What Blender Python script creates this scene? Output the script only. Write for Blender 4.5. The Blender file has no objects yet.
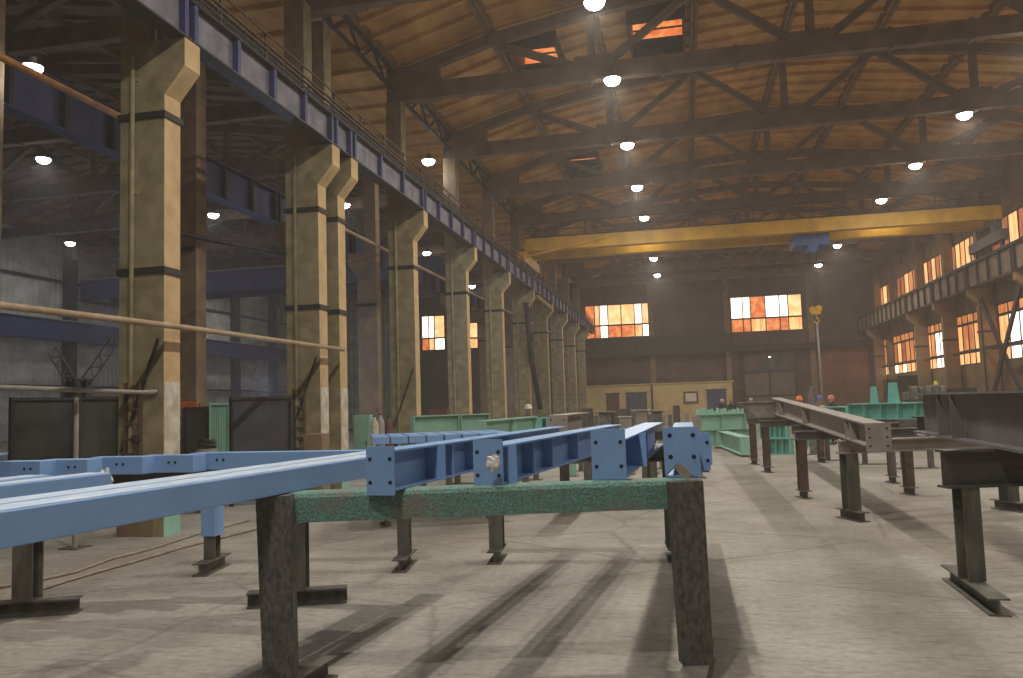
import bpy, math, random
from mathutils import Vector, Matrix
random.seed(7)
scn = bpy.context.scene
COL = scn.collection
# ------------------------------------------------------------------ camera
F, YAW, PITCH, ROLL, EYE = 827.0, .2053, .081, .0311, 1.77
fw = Vector((-math.sin(YAW)*math.cos(PITCH), math.cos(YAW)*math.cos(PITCH), math.sin(PITCH)))
r0 = Vector((math.cos(YAW), math.sin(YAW), 0)); u0 = r0.cross(fw)
rt = r0*math.cos(ROLL)-u0*math.sin(ROLL); up = r0*math.sin(ROLL)+u0*math.cos(ROLL)
cam = bpy.data.objects.new('camera', bpy.data.cameras.new('camera'))
COL.objects.link(cam); scn.camera = cam
cam.data.sensor_width = 36; cam.data.lens = F/1023*36; cam.data.clip_end = 400; cam.data.clip_start = .05
M4 = Matrix((rt, up, -fw)).transposed().to_4x4(); M4.translation = Vector((0, 0, EYE)); cam.matrix_world = M4

# ------------------------------------------------------------------ materials
def new_mat(name):
    m = bpy.data.materials.new(name); m.use_nodes = True
    nt = m.node_tree; b = nt.nodes['Principled BSDF']; return m, nt, b
def mat(name, c1, c2=None, rough=.7, metal=0., scale=3., bump=.0, detail=6, stretch=(1, 1, 1), c3=None, spec=.4, lo=.35, hi=.65):
    m, nt, b = new_mat(name); N = nt.nodes; L = nt.links
    b.inputs['Roughness'].default_value = rough; b.inputs['Metallic'].default_value = metal
    b.inputs['Specular IOR Level'].default_value = spec
    if c2 is None: c2 = tuple(x*.8 for x in c1)
    tc = N.new('ShaderNodeTexCoord'); mp = N.new('ShaderNodeMapping'); mp.inputs['Scale'].default_value = stretch
    no = N.new('ShaderNodeTexNoise'); no.inputs['Scale'].default_value = scale; no.inputs['Detail'].default_value = detail
    cr = N.new('ShaderNodeValToRGB'); cr.color_ramp.elements[0].position = lo; cr.color_ramp.elements[1].position = hi
    cr.color_ramp.elements[0].color = (*c2, 1); cr.color_ramp.elements[1].color = (*c1, 1)
    L.new(tc.outputs['Object'], mp.inputs[0]); L.new(mp.outputs[0], no.inputs['Vector']); L.new(no.outputs['Fac'], cr.inputs[0])
    out = cr.outputs[0]
    if c3:
        n2 = N.new('ShaderNodeTexNoise'); n2.inputs['Scale'].default_value = min(scale*.23, 3.5); n2.inputs['Detail'].default_value = 3
        c = N.new('ShaderNodeValToRGB'); c.color_ramp.elements[0].position = .5; c.color_ramp.elements[1].position = .68
        mx = N.new('ShaderNodeMix'); mx.data_type = 'RGBA'
        L.new(mp.outputs[0], n2.inputs['Vector']); L.new(n2.outputs['Fac'], c.inputs[0]); L.new(c.outputs[0], mx.inputs[0])
        L.new(out, mx.inputs[6]); mx.inputs[7].default_value = (*c3, 1); out = mx.outputs[2]
    L.new(out, b.inputs['Base Color'])
    if bump:
        bp = N.new('ShaderNodeBump'); bp.inputs['Strength'].default_value = bump; bp.inputs['Distance'].default_value = .02
        L.new(no.outputs['Fac'], bp.inputs['Height']); L.new(bp.outputs[0], b.inputs['Normal'])
    return m
def emis(name, c1, c2, strength, scale=1.2, stretch=(1, 1, 1), lo=.4, hi=.6):
    m, nt, b = new_mat(name); N = nt.nodes; L = nt.links
    b.inputs['Base Color'].default_value = (.1, .05, .03, 1)
    tc = N.new('ShaderNodeTexCoord'); mp = N.new('ShaderNodeMapping'); mp.inputs['Scale'].default_value = stretch
    no = N.new('ShaderNodeTexNoise'); no.inputs['Scale'].default_value = scale; no.inputs['Detail'].default_value = 5
    cr = N.new('ShaderNodeValToRGB'); cr.color_ramp.elements[0].position = lo; cr.color_ramp.elements[1].position = hi
    cr.color_ramp.elements[0].color = (*c2, 1); cr.color_ramp.elements[1].color = (*c1, 1)
    L.new(tc.outputs['Object'], mp.inputs[0]); L.new(mp.outputs[0], no.inputs['Vector']); L.new(no.outputs['Fac'], cr.inputs[0])
    L.new(cr.outputs[0], b.inputs['Emission Color']); b.inputs['Emission Strength'].default_value = strength
    return m

def floor_mat():
    m, nt, b = new_mat('dusty concrete floor'); N = nt.nodes; L = nt.links
    tc = N.new('ShaderNodeTexCoord')
    def noise(s, d, st=(1, 1, 1)):
        mp = N.new('ShaderNodeMapping'); mp.inputs['Scale'].default_value = st
        n = N.new('ShaderNodeTexNoise'); n.inputs['Scale'].default_value = s; n.inputs['Detail'].default_value = d
        L.new(tc.outputs['Object'], mp.inputs[0]); L.new(mp.outputs[0], n.inputs['Vector']); return n.outputs['Fac']
    def ramp(f, p0, p1, c0, c1):
        c = N.new('ShaderNodeValToRGB'); c.color_ramp.elements[0].position = p0; c.color_ramp.elements[1].position = p1
        c.color_ramp.elements[0].color = (*c0, 1); c.color_ramp.elements[1].color = (*c1, 1); L.new(f, c.inputs[0]); return c.outputs[0]
    def mul(a, bb, f=1.):
        x = N.new('ShaderNodeMix'); x.data_type = 'RGBA'; x.blend_type = 'MULTIPLY'; x.inputs[0].default_value = f
        L.new(a, x.inputs[6]); L.new(bb, x.inputs[7]); return x.outputs[2]
    base = ramp(noise(.9, 8), .3, .7, (.27, .253, .222), (.40, .38, .34))
    a = mul(base, ramp(noise(14, 10), .3, .62, (.74, .73, .72), (1, 1, 1)), .8)
    a = mul(a, ramp(noise(.35, 4, (1, .35, 1)), .33, .5, (.72, .68, .63), (1, 1, 1)), .8)
    a = mul(a, ramp(noise(3.2, 12, (1, 5, 1)), .35, .46, (.72, .7, .68), (1, 1, 1)), .7)
    # worn hairline cracks
    v = N.new('ShaderNodeTexVoronoi'); v.feature = 'DISTANCE_TO_EDGE'; v.inputs['Scale'].default_value = .38
    wm = N.new('ShaderNodeMix'); wm.data_type = 'RGBA'; wm.inputs[0].default_value = .12
    nn = N.new('ShaderNodeTexNoise'); nn.inputs['Scale'].default_value = 1.6; nn.inputs['Detail'].default_value = 8
    L.new(tc.outputs['Object'], nn.inputs['Vector']); L.new(tc.outputs['Object'], wm.inputs[6]); L.new(nn.outputs['Color'], wm.inputs[7]); L.new(wm.outputs[2], v.inputs['Vector'])
    a = mul(a, ramp(v.outputs['Distance'], .0, .012, (.55, .52, .5), (1, 1, 1)), .55)
    L.new(a, b.inputs['Base Color']); b.inputs['Roughness'].default_value = .82; b.inputs['Specular IOR Level'].default_value = .25
    bp = N.new('ShaderNodeBump'); bp.inputs['Strength'].default_value = .35; bp.inputs['Distance'].default_value = .02
    L.new(noise(9, 10), bp.inputs['Height']); L.new(bp.outputs[0], b.inputs['Normal'])
    return m
def brick_mat(name, c1, c2, mortar, sx=1.):
    m, nt, b = new_mat(name); N = nt.nodes; L = nt.links
    tc = N.new('ShaderNodeTexCoord'); sp = N.new('ShaderNodeSeparateXYZ'); cb = N.new('ShaderNodeCombineXYZ'); ad = N.new('ShaderNodeMath')
    br = N.new('ShaderNodeTexBrick'); br.inputs['Color1'].default_value = (*c1, 1); br.inputs['Color2'].default_value = (*c2, 1); br.inputs['Mortar'].default_value = (*mortar, 1)
    br.inputs['Scale'].default_value = sx; br.inputs['Mortar Size'].default_value = .02; br.inputs['Brick Width'].default_value = 1.2; br.inputs['Row Height'].default_value = .6
    L.new(tc.outputs['Object'], sp.inputs[0]); L.new(sp.outputs[0], ad.inputs[0]); L.new(sp.outputs[1], ad.inputs[1]); L.new(ad.outputs[0], cb.inputs[0]); L.new(sp.outputs[2], cb.inputs[1]); L.new(cb.outputs[0], br.inputs['Vector'])
    no = N.new('ShaderNodeTexNoise'); no.inputs['Scale'].default_value = .6; no.inputs['Detail'].default_value = 8; L.new(tc.outputs['Object'], no.inputs['Vector'])
    mx = N.new('ShaderNodeMix'); mx.data_type = 'RGBA'; mx.blend_type = 'MULTIPLY'; mx.inputs[0].default_value = .8
    cr = N.new('ShaderNodeValToRGB'); cr.color_ramp.elements[0].position = .3; cr.color_ramp.elements[1].position = .6; cr.color_ramp.elements[0].color = (.4, .38, .36, 1)
    L.new(no.outputs['Fac'], cr.inputs[0]); L.new(br.outputs['Color'], mx.inputs[6]); L.new(cr.outputs[0], mx.inputs[7]); L.new(mx.outputs[2], b.inputs['Base Color'])
    b.inputs['Roughness'].default_value = .9
    return m

X = dict(
 floor=floor_mat(),
 roof=mat('ochre stained roof slab', (.72, .40, .13), (.46, .235, .075), .9, scale=1.1, stretch=(1, .5, 1), bump=.1),
 conc=mat('old olive plastered concrete', (.345, .295, .175), (.19, .16, .09), .9, scale=3.5, bump=.8, c3=(.27, .235, .15), detail=12),
 conc_in=mat('pale ochre concrete', (.56, .40, .21), (.44, .30, .15), .85, scale=3, bump=.4, detail=10),  # paler concrete of the column inner faces and one brace
 conc_old=mat('brown stained concrete', (.27, .19, .11), (.17, .12, .08), .9, scale=2.5, bump=.4),
 truss=mat('brown grey concrete truss', (.225, .165, .115), (.15, .105, .075), .9, scale=2, bump=.2),
 steel_dk=mat('dark sooty steel', (.05, .045, .042), (.028, .025, .025), .6, .3, scale=6),
 steel_gr=mat('grey primed steel', (.17, .165, .17), (.125, .12, .12), .55, .2, scale=4),
 steel_lt=mat('pale grey primed steel', (.36, .33, .30), (.28, .25, .22), .55, .2, scale=5),
 girder=mat('lavender grey girder paint', (.20, .19, .225), (.11, .105, .13), .7, scale=3),
 girder_b=mat('dark blue girder paint', (.045, .05, .16), (.03, .035, .10), .6, scale=3),
 navy=mat('navy crane paint', (.032, .042, .115), (.022, .028, .075), .55, scale=2),
 blue=mat('sky blue primer paint', (.22, .38, .68), (.19, .345, .63), .42, scale=2.5, spec=.5, detail=8),
 blue_t=mat('pale streaked sky blue paint', (.60, .66, .72), (.36, .5, .72), .5, scale=9, stretch=(3, .5, 3)),
 yellow=mat('yellow crane paint', (.66, .36, .02), (.48, .26, .015), .5, scale=1.5),
 crblue=mat('blue hoist paint', (.05, .10, .28), (.03, .07, .2), .5, scale=3),
 rust=mat('rusty brown steel', (.135, .082, .055), (.08, .055, .04), .8, .2, scale=7, bump=.3),
 olive=mat('weathered grey green steel', (.15, .14, .115), (.085, .08, .07), .65, .25, scale=9, bump=.3, stretch=(1, 1, .35)),
 overspray=mat('steel speckled with green overspray', (.115, .33, .28), (.12, .155, .14), .75, .0, scale=70, bump=.6, detail=4, c3=(.19, .185, .165), lo=.40, hi=.62),
 green=mat('mint green primer', (.30, .54, .43), (.24, .45, .36), .5, scale=3),
 teal=mat('turquoise green primer', (.20, .54, .46), (.14, .43, .38), .5, scale=3),
 white=mat('whitewashed paint', (.62, .58, .5), (.4, .34, .25), .8, scale=5),
 orange_pipe=mat('rusty orange pipe paint', (.42, .20, .06), (.25, .12, .05), .6, scale=4),
 pipe=mat('tan painted pipe', (.42, .31, .20), (.3, .2, .12), .6, scale=4),
 corr=mat('dirty white corrugated cladding', (.46, .44, .38), (.30, .28, .23), .8, scale=.8, stretch=(1, 1, 2)),
 screen=mat('soot dark steel screen', (.05, .05, .045), (.022, .022, .022), .7, scale=1.6, c3=(.08, .1, .08)),
 screen_b=mat('slate grey steel panel', (.06, .065, .085), (.03, .03, .04), .6, scale=2, c3=(.12, .07, .05)),
 redbox=mat('dark red oxide paint', (.16, .05, .045), (.08, .03, .03), .7, scale=3),
 plaster=mat('cream yellow plaster', (.60, .46, .22), (.48, .36, .17), .9, scale=1.5),
 back=brick_mat('dark brown wall panels', (.13, .085, .062), (.105, .07, .055), (.06, .045, .035), .5),
 brick=brick_mat('red brick infill', (.28, .11, .06), (.21, .09, .055), (.14, .08, .06), 3.),
 siden=mat('ochre side wall', (.27, .17, .085), (.16, .10, .055), .9, scale=1.2),
 dark=mat('blackened steel beam', (.03, .028, .026), (.02, .018, .018), .7, scale=3),
 door_bl=mat('slate blue door paint', (.05, .065, .12), (.03, .04, .08), .5, scale=3),
 door_br=mat('brown door paint', (.13, .06, .045), (.09, .04, .03), .6, scale=3),
 board=mat('pale notice sheet', (.7, .62, .5), (.6, .5, .4), .7, scale=5),
 gate=mat('olive drab gate sheet', (.16, .13, .09), (.11, .09, .06), .8, scale=2),
 rag=mat('crumpled pale film', (.75, .73, .68), (.5, .5, .48), .3, scale=9, bump=1.),
 hose=mat('dusty hose rubber', (.34, .29, .23), (.25, .2, .16), .8, scale=6),
 skin=mat('skin', (.5, .27, .18), (.42, .22, .15), .6, scale=6),
 cloth_g=mat('grey work cloth', (.22, .21, .18), (.15, .14, .12), .9, scale=12),
 cloth_d=mat('dark work cloth', (.035, .035, .045), (.02, .02, .03), .9, scale=12),
 vest=mat('hi vis yellow cloth', (.55, .58, .07), (.45, .48, .05), .8, scale=12),
 h_or=mat('orange helmet plastic', (.75, .15, .03), None, .35), h_wh=mat('white helmet plastic', (.7, .66, .55), None, .35),
 h_bl=mat('blue helmet plastic', (.08, .1, .45), None, .35), h_rd=mat('pink red helmet plastic', (.6, .17, .13), None, .35),
 hole=mat('dark bolt hole', (.012, .02, .05), None, .9),
 og_cloth=mat('orange tarp', (.6, .13, .03), (.4, .08, .02), .8, scale=5),
 yel2=mat('worn yellow machine paint', (.45, .30, .05), (.3, .2, .05), .6, scale=5),
 scrap=mat('galvanised scrap steel', (.24, .225, .215), (.12, .11, .105), .5, .4, scale=8),
 lens=None,
 steel_pg=mat('charcoal grey primed steel', (.165, .155, .155), (.12, .112, .112), .55, .1, scale=3),
 roof_dk=mat('dark brown neighbouring roof slab', (.26, .17, .10), (.16, .10, .06), .9, scale=1.1, stretch=(1, .5, 1)),  # darker, browner version of the roof slab colour
 roof_rib=mat('dark brown slab rib', (.25, .155, .085), (.14, .085, .05), .9, scale=2),  # ribs coloured darker than the slab plates
 steel_dg=mat('dark charcoal primed steel', (.085, .082, .085), (.055, .052, .055), .5, .2, scale=4),
 leg1=mat('blackened speckled steel leg', (.13, .125, .11), (.06, .06, .055), .7, .1, scale=40, bump=.6, stretch=(1, 1, .5)),
)
def lamp_mat():
    m, nt, b = new_mat('lit lamp lens'); b.inputs['Emission Color'].default_value = (1, .97, .9, 1); b.inputs['Emission Strength'].default_value = 60
    return m
X['lens'] = lamp_mat()
X['p_wh'] = emis('sunlit white pane', (1, .93, .82), (1, .80, .55), 5.2, 1.5)
X['p_cr'] = emis('sunlit cream pane', (1, .62, .28), (1, .42, .15), 3.0, 1.5)
X['p_or'] = emis('sunlit orange pane', (1, .33, .09), (.75, .13, .03), 2.0, 2.5)
X['p_dk'] = emis('soiled amber pane', (.62, .17, .045), (.25, .06, .018), 1.5, 3, (1, 1, .4))
X['p_st'] = emis('streaked amber pane', (1, .38, .11), (.5, .13, .035), 1.7, 5, (1, 1, .15))
X['p_by'] = emis('warm bright streaked pane', (1, .62, .25), (1, .30, .08), 2.6, 5, (1, 1, .15))

# ------------------------------------------------------------------ mesh builder
class MB:
    def __init__(s): s.v = []; s.f = []; s.m = []
    def add(s, vs, fs, mi=0):
        n = len(s.v); s.v += [tuple(p) for p in vs]
        for f in fs: s.f.append(tuple(i+n for i in f)); s.m.append(mi)
        return s
    def box(s, x0, x1, y0, y1, z0, z1, mi=0):
        vs = [(x, y, z) for z in (z0, z1) for y in (y0, y1) for x in (x0, x1)]
        return s.add(vs, [(0, 2, 3, 1), (4, 5, 7, 6), (0, 1, 5, 4), (2, 6, 7, 3), (0, 4, 6, 2), (1, 3, 7, 5)], mi)
    def prism(s, prof, a, b, upv=(0, 0, 1), mi=0, prof2=None):
        """profile (side, up) points swept from a to b; optional other profile at b"""
        a = Vector(a); b = Vector(b); d = (b-a).normalized(); upv = Vector(upv)
        sd = d.cross(upv)
        if sd.length < 1e-4: sd = d.cross(Vector((0, 1, 0)))
        sd.normalize(); u = sd.cross(d).normalized()
        n = len(prof); q = prof2 or prof
        vs = [a+sd*p[0]+u*p[1] for p in prof]+[b+sd*p[0]+u*p[1] for p in q]
        fs = [(i, (i+1) % n, n+(i+1) % n, n+i) for i in range(n)]
        s.add(vs, fs+[tuple(range(n-1, -1, -1)), tuple(range(n, 2*n))], mi); return s
    def bar(s, a, b, w, h, upv=(0, 0, 1), mi=0, off=0):
        return s.prism([(-w/2, off-h/2), (w/2, off-h/2), (w/2, off+h/2), (-w/2, off+h/2)], a, b, upv, mi)
    def ibeam(s, a, b, h, w, tf=.014, tw=.01, upv=(0, 0, 1), mi=0, h2=None):
        """I section, a and b on the underside line"""
        h2 = h2 or h
        s.prism([(-w/2, 0), (w/2, 0), (w/2, tf), (-w/2, tf)], a, b, upv, mi)
        s.prism([(-w/2, h-tf), (w/2, h-tf), (w/2, h), (-w/2, h)], a, b, upv, mi, [(-w/2, h2-tf), (w/2, h2-tf), (w/2, h2), (-w/2, h2)])
        s.prism([(-tw/2, tf), (tw/2, tf), (tw/2, h-tf), (-tw/2, h-tf)], a, b, upv, mi, [(-tw/2, tf), (tw/2, tf), (tw/2, h2-tf), (-tw/2, h2-tf)])
        return s
    def tube(s, pts, r, n=8, mi=0):
        pts = [Vector(p) for p in pts]; rings = []
        for i, p in enumerate(pts):
            d = (pts[min(i+1, len(pts)-1)]-pts[max(i-1, 0)]).normalized()
            a = d.cross(Vector((0, 0, 1)))
            if a.length < .05: a = d.cross(Vector((0, 1, 0)))
            a.normalize(); b2 = d.cross(a)
            rings.append([p+(a*math.cos(t)+b2*math.sin(t))*r for t in [2*math.pi*k/n for k in range(n)]])
        vs = [q for rg in rings for q in rg]; fs = []
        for i in range(len(pts)-1):
            for k in range(n): fs.append((i*n+k, i*n+(k+1) % n, (i+1)*n+(k+1) % n, (i+1)*n+k))
        fs += [tuple(range(n-1, -1, -1)), tuple(range((len(pts)-1)*n, len(pts)*n))]
        return s.add(vs, fs, mi)
    def lathe(s, c, prof, n=20, mi=0, axis='z'):
        """prof: (radius, height) list round a vertical (or y) axis through c"""
        vs = []
        for (r, z) in prof:
            for k in range(n):
                t = 2*math.pi*k/n
                p = (r*math.cos(t), r*math.sin(t), z) if axis == 'z' else (r*math.cos(t), z, r*math.sin(t))
                vs.append((c[0]+p[0], c[1]+p[1], c[2]+p[2]))
        fs = []
        for i in range(len(prof)-1):
            for k in range(n): fs.append((i*n+k, i*n+(k+1) % n, (i+1)*n+(k+1) % n, (i+1)*n+k))
        fs += [tuple(range(n-1, -1, -1)), tuple(range((len(prof)-1)*n, len(prof)*n))]
        return s.add(vs, fs, mi)
    def poly(s, pts, d, mi=0):
        """flat polygon pts extruded by vector d"""
        d = Vector(d); n = len(pts); pts = [Vector(p) for p in pts]
        vs = pts+[p+d for p in pts]
        return s.add(vs, [(i, (i+1) % n, n+(i+1) % n, n+i) for i in range(n)]+[tuple(range(n-1, -1, -1)), tuple(range(n, 2*n))], mi)
    def build(s, name, mats, parent=None, bevel=0, smooth=False):
        me = bpy.data.meshes.new(name)
        org = Vector(parent_world(parent)) if parent else Vector((0, 0, 0))
        vs = s.v if parent is None or s.local(parent) else [tuple(Vector(p)-org) for p in s.v]
        me.from_pydata(vs, [], s.f)
        if not isinstance(mats, (list, tuple)): mats = [mats]
        for m in mats: me.materials.append(m)
        me.polygons.foreach_set('material_index', s.m)
        if smooth: me.polygons.foreach_set('use_smooth', [True]*len(me.polygons))
        import bmesh
        bm = bmesh.new(); bm.from_mesh(me); bmesh.ops.recalc_face_normals(bm, faces=bm.faces); bm.to_mesh(me); bm.free()
        me.update()
        o = bpy.data.objects.new(name, me); COL.objects.link(o)
        if parent: o.parent = parent
        if bevel:
            md = o.modifiers.new('Bevel', 'BEVEL'); md.width = bevel; md.segments = 2; md.limit_method = 'ANGLE'
        return o
    def local(s, parent):
        while parent: 
            if parent.get('_loc'): return True
            parent = parent.parent
        return False
def parent_world(o):
    p = Vector((0, 0, 0))
    while o: p = p+Vector(o.location); o = o.parent
    return p
LOC = []
def tag(o, label=None, cat=None, group=None, kind=None):
    if label: o['label'] = label
    if cat: o['category'] = cat
    if group: o['group'] = group
    if kind: o['kind'] = kind
    return o
def thing(name, loc, label, cat, group=None, rz=0, local=False):
    o = bpy.data.objects.new(name, None); COL.objects.link(o); o.location = loc; o.rotation_euler = (0, 0, rz)
    o.empty_display_size = .2
    if local: o['_loc'] = 1; LOC.append(o)
    return tag(o, label, cat, group, 'thing')
def struct(o, label=None): o['kind'] = 'structure'; return tag(o, label) if label else o
def dup(o, parent=None, top=True):
    c = o.copy(); COL.objects.link(c)
    if parent: c.parent = parent
    for ch in list(o.children): dup(ch, c, False)
    if top and c.get('_loc'): LOC.append(c)
    return c

Y0 = 11.1
def grid(k): return 11.3+6*k-(.09 if k >= 2 else 0)

# ------------------------------------------------------------------ setting
struct(MB().box(-36, 16, -40, 72, -.3, 0).build('floor', X['floor']))
NODES = [(-8.2, 12.1), (-5.2, 12.95), (-2.2, 13.45), (.8, 13.8), (3.8, 14.0), (6.8, 13.8), (9.8, 13.45), (12.8, 12.95), (15.9, 12.1)]
SKY = {(1, 2), (2, 2), (1, 4)}     # (strip, bay) cells with a roof light
def skycell(i, k):
    if (i, k) in SKY and i == 1: return (-5.0, -3.5)
    if (i, k) in SKY and i == 2: return (-1.2, .45)
    return None
def roof(shift, name, rm='roof'):
    m = MB()
    for i in range(8):
        (xa, za), (xb, zb) = NODES[i], NODES[i+1]
        sl = (zb-za)/(xb-xa)
        def zz(x): return za+(x-xa)*sl
        for k in range(-3, 10):
            ya = grid(k); yb = grid(k+1) if k < 9 else 70.2
            def plate(x0, x1, y0, y1, t=.06, up_=.14):
                m.add([(x+shift, y, zz(x)+dz) for dz in (up_, up_+t) for y in (y0, y1) for x in (x0, x1)],
                      [(0, 2, 3, 1), (4, 5, 7, 6), (0, 1, 5, 4), (2, 6, 7, 3), (0, 4, 6, 2), (1, 3, 7, 5)])
            hole = skycell(i, k) if shift == 0 else None
            if hole:
                h0, h1 = hole; c0, c1 = ya+1.5, ya+4.6
                plate(xa, h0, ya, yb); plate(h1, xb, ya, yb); plate(h0, h1, ya, c0); plate(h0, h1, c1, yb)
            else: plate(xa, xb, ya, yb)
            # rib frame of the slab: two long edge ribs, cross ribs
            for x0, x1 in ((xa+.015, xa+.12), (xb-.12, xb-.015)):
                m.add([(x+shift, y, zz(x)+dz) for dz in (-.16, .15) for y in (ya+.02, yb-.02) for x in (x0, x1)],
                      [(0, 2, 3, 1), (4, 5, 7, 6), (0, 1, 5, 4), (2, 6, 7, 3), (0, 4, 6, 2), (1, 3, 7, 5)], 1)
            for q in range(7):
                yc = ya+.1+(yb-ya-.2)*q/6
                if hole and c0-.1 < yc < c1+.1:
                    segs = ((xa+.12, hole[0]), (hole[1], xb-.12))
                else: segs = ((xa+.12, xb-.12),)
                for x0, x1 in segs:
                    m.add([(x+shift, y, zz(x)+dz) for dz in (0., .15) for y in (yc-.06, yc+.06) for x in (x0, x1)],
                          [(0, 2, 3, 1), (4, 5, 7, 6), (0, 1, 5, 4), (2, 6, 7, 3), (0, 4, 6, 2), (1, 3, 7, 5)])
    return struct(m.build(name, [X[rm], X['roof_rib']]))
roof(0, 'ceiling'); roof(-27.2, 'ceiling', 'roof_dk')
m = MB(); m.box(-11.3, -8.2, -7, 70.2, 12.24, 12.34)
for k in range(-3, 10):
    for q in range(4): m.box(-11.3, -8.2, grid(k)+q*1.5-.06, grid(k)+q*1.5+.06, 12.1, 12.24)
struct(m.build('ceiling', X['roof']))

# roof lights
def skylight(i, k):
    h0, h1 = skycell(i, k); c0, c1 = grid(k)+1.5, grid(k)+4.6
    zt = 13.2 if i == 1 else 13.6
    side = 'left' if i == 1 else 'middle'
    t = thing('roof_light', ((h0+h1)/2, (c0+c1)/2, zt), f'boxed roof light with glowing orange panes, {side} one {["beyond the first full truss","","beyond the third full truss","","beyond the crane"][k-2]}', 'roof light', 'roof lights')
    m = MB(); w = .06; zl = zt-.35
    m.box(h0-w, h0, c0-w, c1+w, zl, zt+1.5); m.box(h1, h1+w, c0-w, c1+w, zl, zt+1.5)
    m.box(h0, h1, c0-w, c0, zl, zt+1.5); m.box(h0, h1, c1, c1+w, zl, zt+.55); m.box(h0, h1, c1, c1+w, zt+1.15, zt+1.5)
    m.box(h0-w, h1+w, c0-w, c1+w, zt+1.5, zt+1.56)
    m.build('curb', X['steel_dk'], t)
    m = MB(); m.box(h0, h1, c1+.01, c1+.04, zt+.55, zt+1.15); m.build('pane', X['p_or'], t)
    m = MB(); m.box(h0, h1, c1-.03, c1+.0, zt+.82, zt+.88); m.build('glazing_bar', X['steel_dk'], t)
for i, k in sorted(SKY): skylight(i, k)

# walls ---------------------------------------------------------------
WY = 70.0
def wall_with_holes(m, axis, pos, thick, u0, u1, z0, z1, holes, mi=0):
    """rectilinear wall; holes (ua,ub,za,zb)"""
    us = sorted({u0, u1, *[h[0] for h in holes], *[h[1] for h in holes]})
    zs = sorted({z0, z1, *[h[2] for h in holes], *[h[3] for h in holes]})
    for a, b in zip(us, us[1:]):
        run = None
        for c, d in zip(zs, zs[1:]):
            inside = any(h[0] <= (a+b)/2 <= h[1] and h[2] <= (c+d)/2 <= h[3] for h in holes)
            if inside:
                if run: _w(m, axis, pos, thick, a, b, *run, mi); run = None
            else: run = (run[0], d) if run else (c, d)
        if run: _w(m, axis, pos, thick, a, b, *run, mi)
def _w(m, axis, pos, t, a, b, c, d, mi):
    if axis == 'y': m.box(a, b, pos, pos+t, c, d, mi)
    else: m.box(pos, pos+t, a, b, c, d, mi)
BW = [(-8.1, -2.48, 7.25, 10.1), (3.93, 9.5, 7.2, 10.15), (-22.7, -20.6, 6.9, 10.0), (-19.9, -17.6, 6.9, 9.2)]
m = MB(); wall_with_holes(m, 'y', WY, .3, -36, 15.2, 0, 14.4, BW); struct(m.build('wall_back', X['back']))
UP = [(33.0, 38.2), (39.3, 43.9), (45.3, 50.1), (51.4, 55.5), (57.0, 62.4), (64.0, 67.8)]
LO = [(34.0, 37.6), (38.6, 43.7), (46.3, 50.0), (52.3, 56.0), (57.8, 64.4), (65.3, 69.2)]
RX = 14.85
holes = [(a, b, 8.45, 9.9) for a, b in UP]+[(a, b, 3.2, 5.95) for a, b in LO]
m = MB(); wall_with_holes(m, 'x', RX, .3, -7, WY, 0, 14.4, holes); struct(m.build('wall_right', X['siden']))

def window(idx, axis, pos, a, b, c, d, cols, rows, chooser, name='window'):
    """frame mesh (structure) with one pane mesh as its child"""
    m = MB(); w = .085
    def bx(mm, p, q, r, s_, y0, y1, mi=0):
        if axis == 'y': mm.box(p, q, pos+y0, pos+y1, r, s_, mi)
        else: mm.box(pos+y0, pos+y1, p, q, r, s_, mi)
    cu = [a+(b-a)*c_ for c_ in cols]; rz = [c+(d-c)*r_ for r_ in rows]
    for x in cu: bx(m, x-w/2 if x > a else x, x+w/2 if x < b else x, c, d, .05, .13)
    for z in rz: bx(m, a, b, z-w*.8 if z > c else z, z+w*.8 if z < d else z, .04, .14)
    f = m.build(f'window_{idx}', X['steel_dk']); struct(f)
    p = MB()
    for i in range(len(cu)-1):
        for j in range(len(rz)-1):
            bx(p, cu[i], cu[i+1], rz[j], rz[j+1], .085, .095, chooser(i, j))
    p.build('window_pane', [X[k] for k in ('p_wh', 'p_cr', 'p_or', 'p_dk', 'p_st', 'p_by')], f)
    return f
def ch(table): return lambda i, j: table[j][i]
window(1, 'y', WY, -8.1, -2.48, 7.25, 10.1, [0, .14, .22, .34, .54, .74, .85, 1], [0, .38, 1], ch([[2, 2, 0, 2, 2, 5, 0], [2, 5, 0, 1, 1, 0, 1]]))
window(2, 'y', WY, 3.93, 9.5, 7.2, 10.15, [0, .17, .28, .49, .69, .81, 1], [0, .38, 1], ch([[2, 2, 5, 2, 2, 5], [0, 0, 2, 0, 0, 1]]))
window(3, 'y', WY, -22.7, -20.6, 6.9, 10.0, [0, .3, .55, 1], [0, .35, 1], ch([[2, 5, 0], [0, 0, 1]]))
window(4, 'y', WY, -19.9, -17.6, 6.9, 9.2, [0, .5, 1], [0, .4, 1], ch([[2, 5], [0, 1]]))
rnd = random.Random(3)
tabs_up = [[4, 3, 5, 4], [3, 5, 3, 3], [3, 4, 5, 5, 5, 3], [5, 3, 5, 3, 5], [4, 4, 5, 3, 3], [3, 5, 4]]
for i, ((a, b), t) in enumerate(zip(UP, tabs_up)):
    n = len(t); window(5+i, 'x', RX, a, b, 8.45, 9.9, [q/n for q in range(n+1)], [0, 1], lambda ii, j, t=t: t[ii])
tabs_lo = [[5, 4, 0], [4, 0, 0, 5], [5, 4, 4, 5], [0, 0, 4, 5], [5, 4, 4, 3, 5, 3], [3, 4, 3]]
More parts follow.
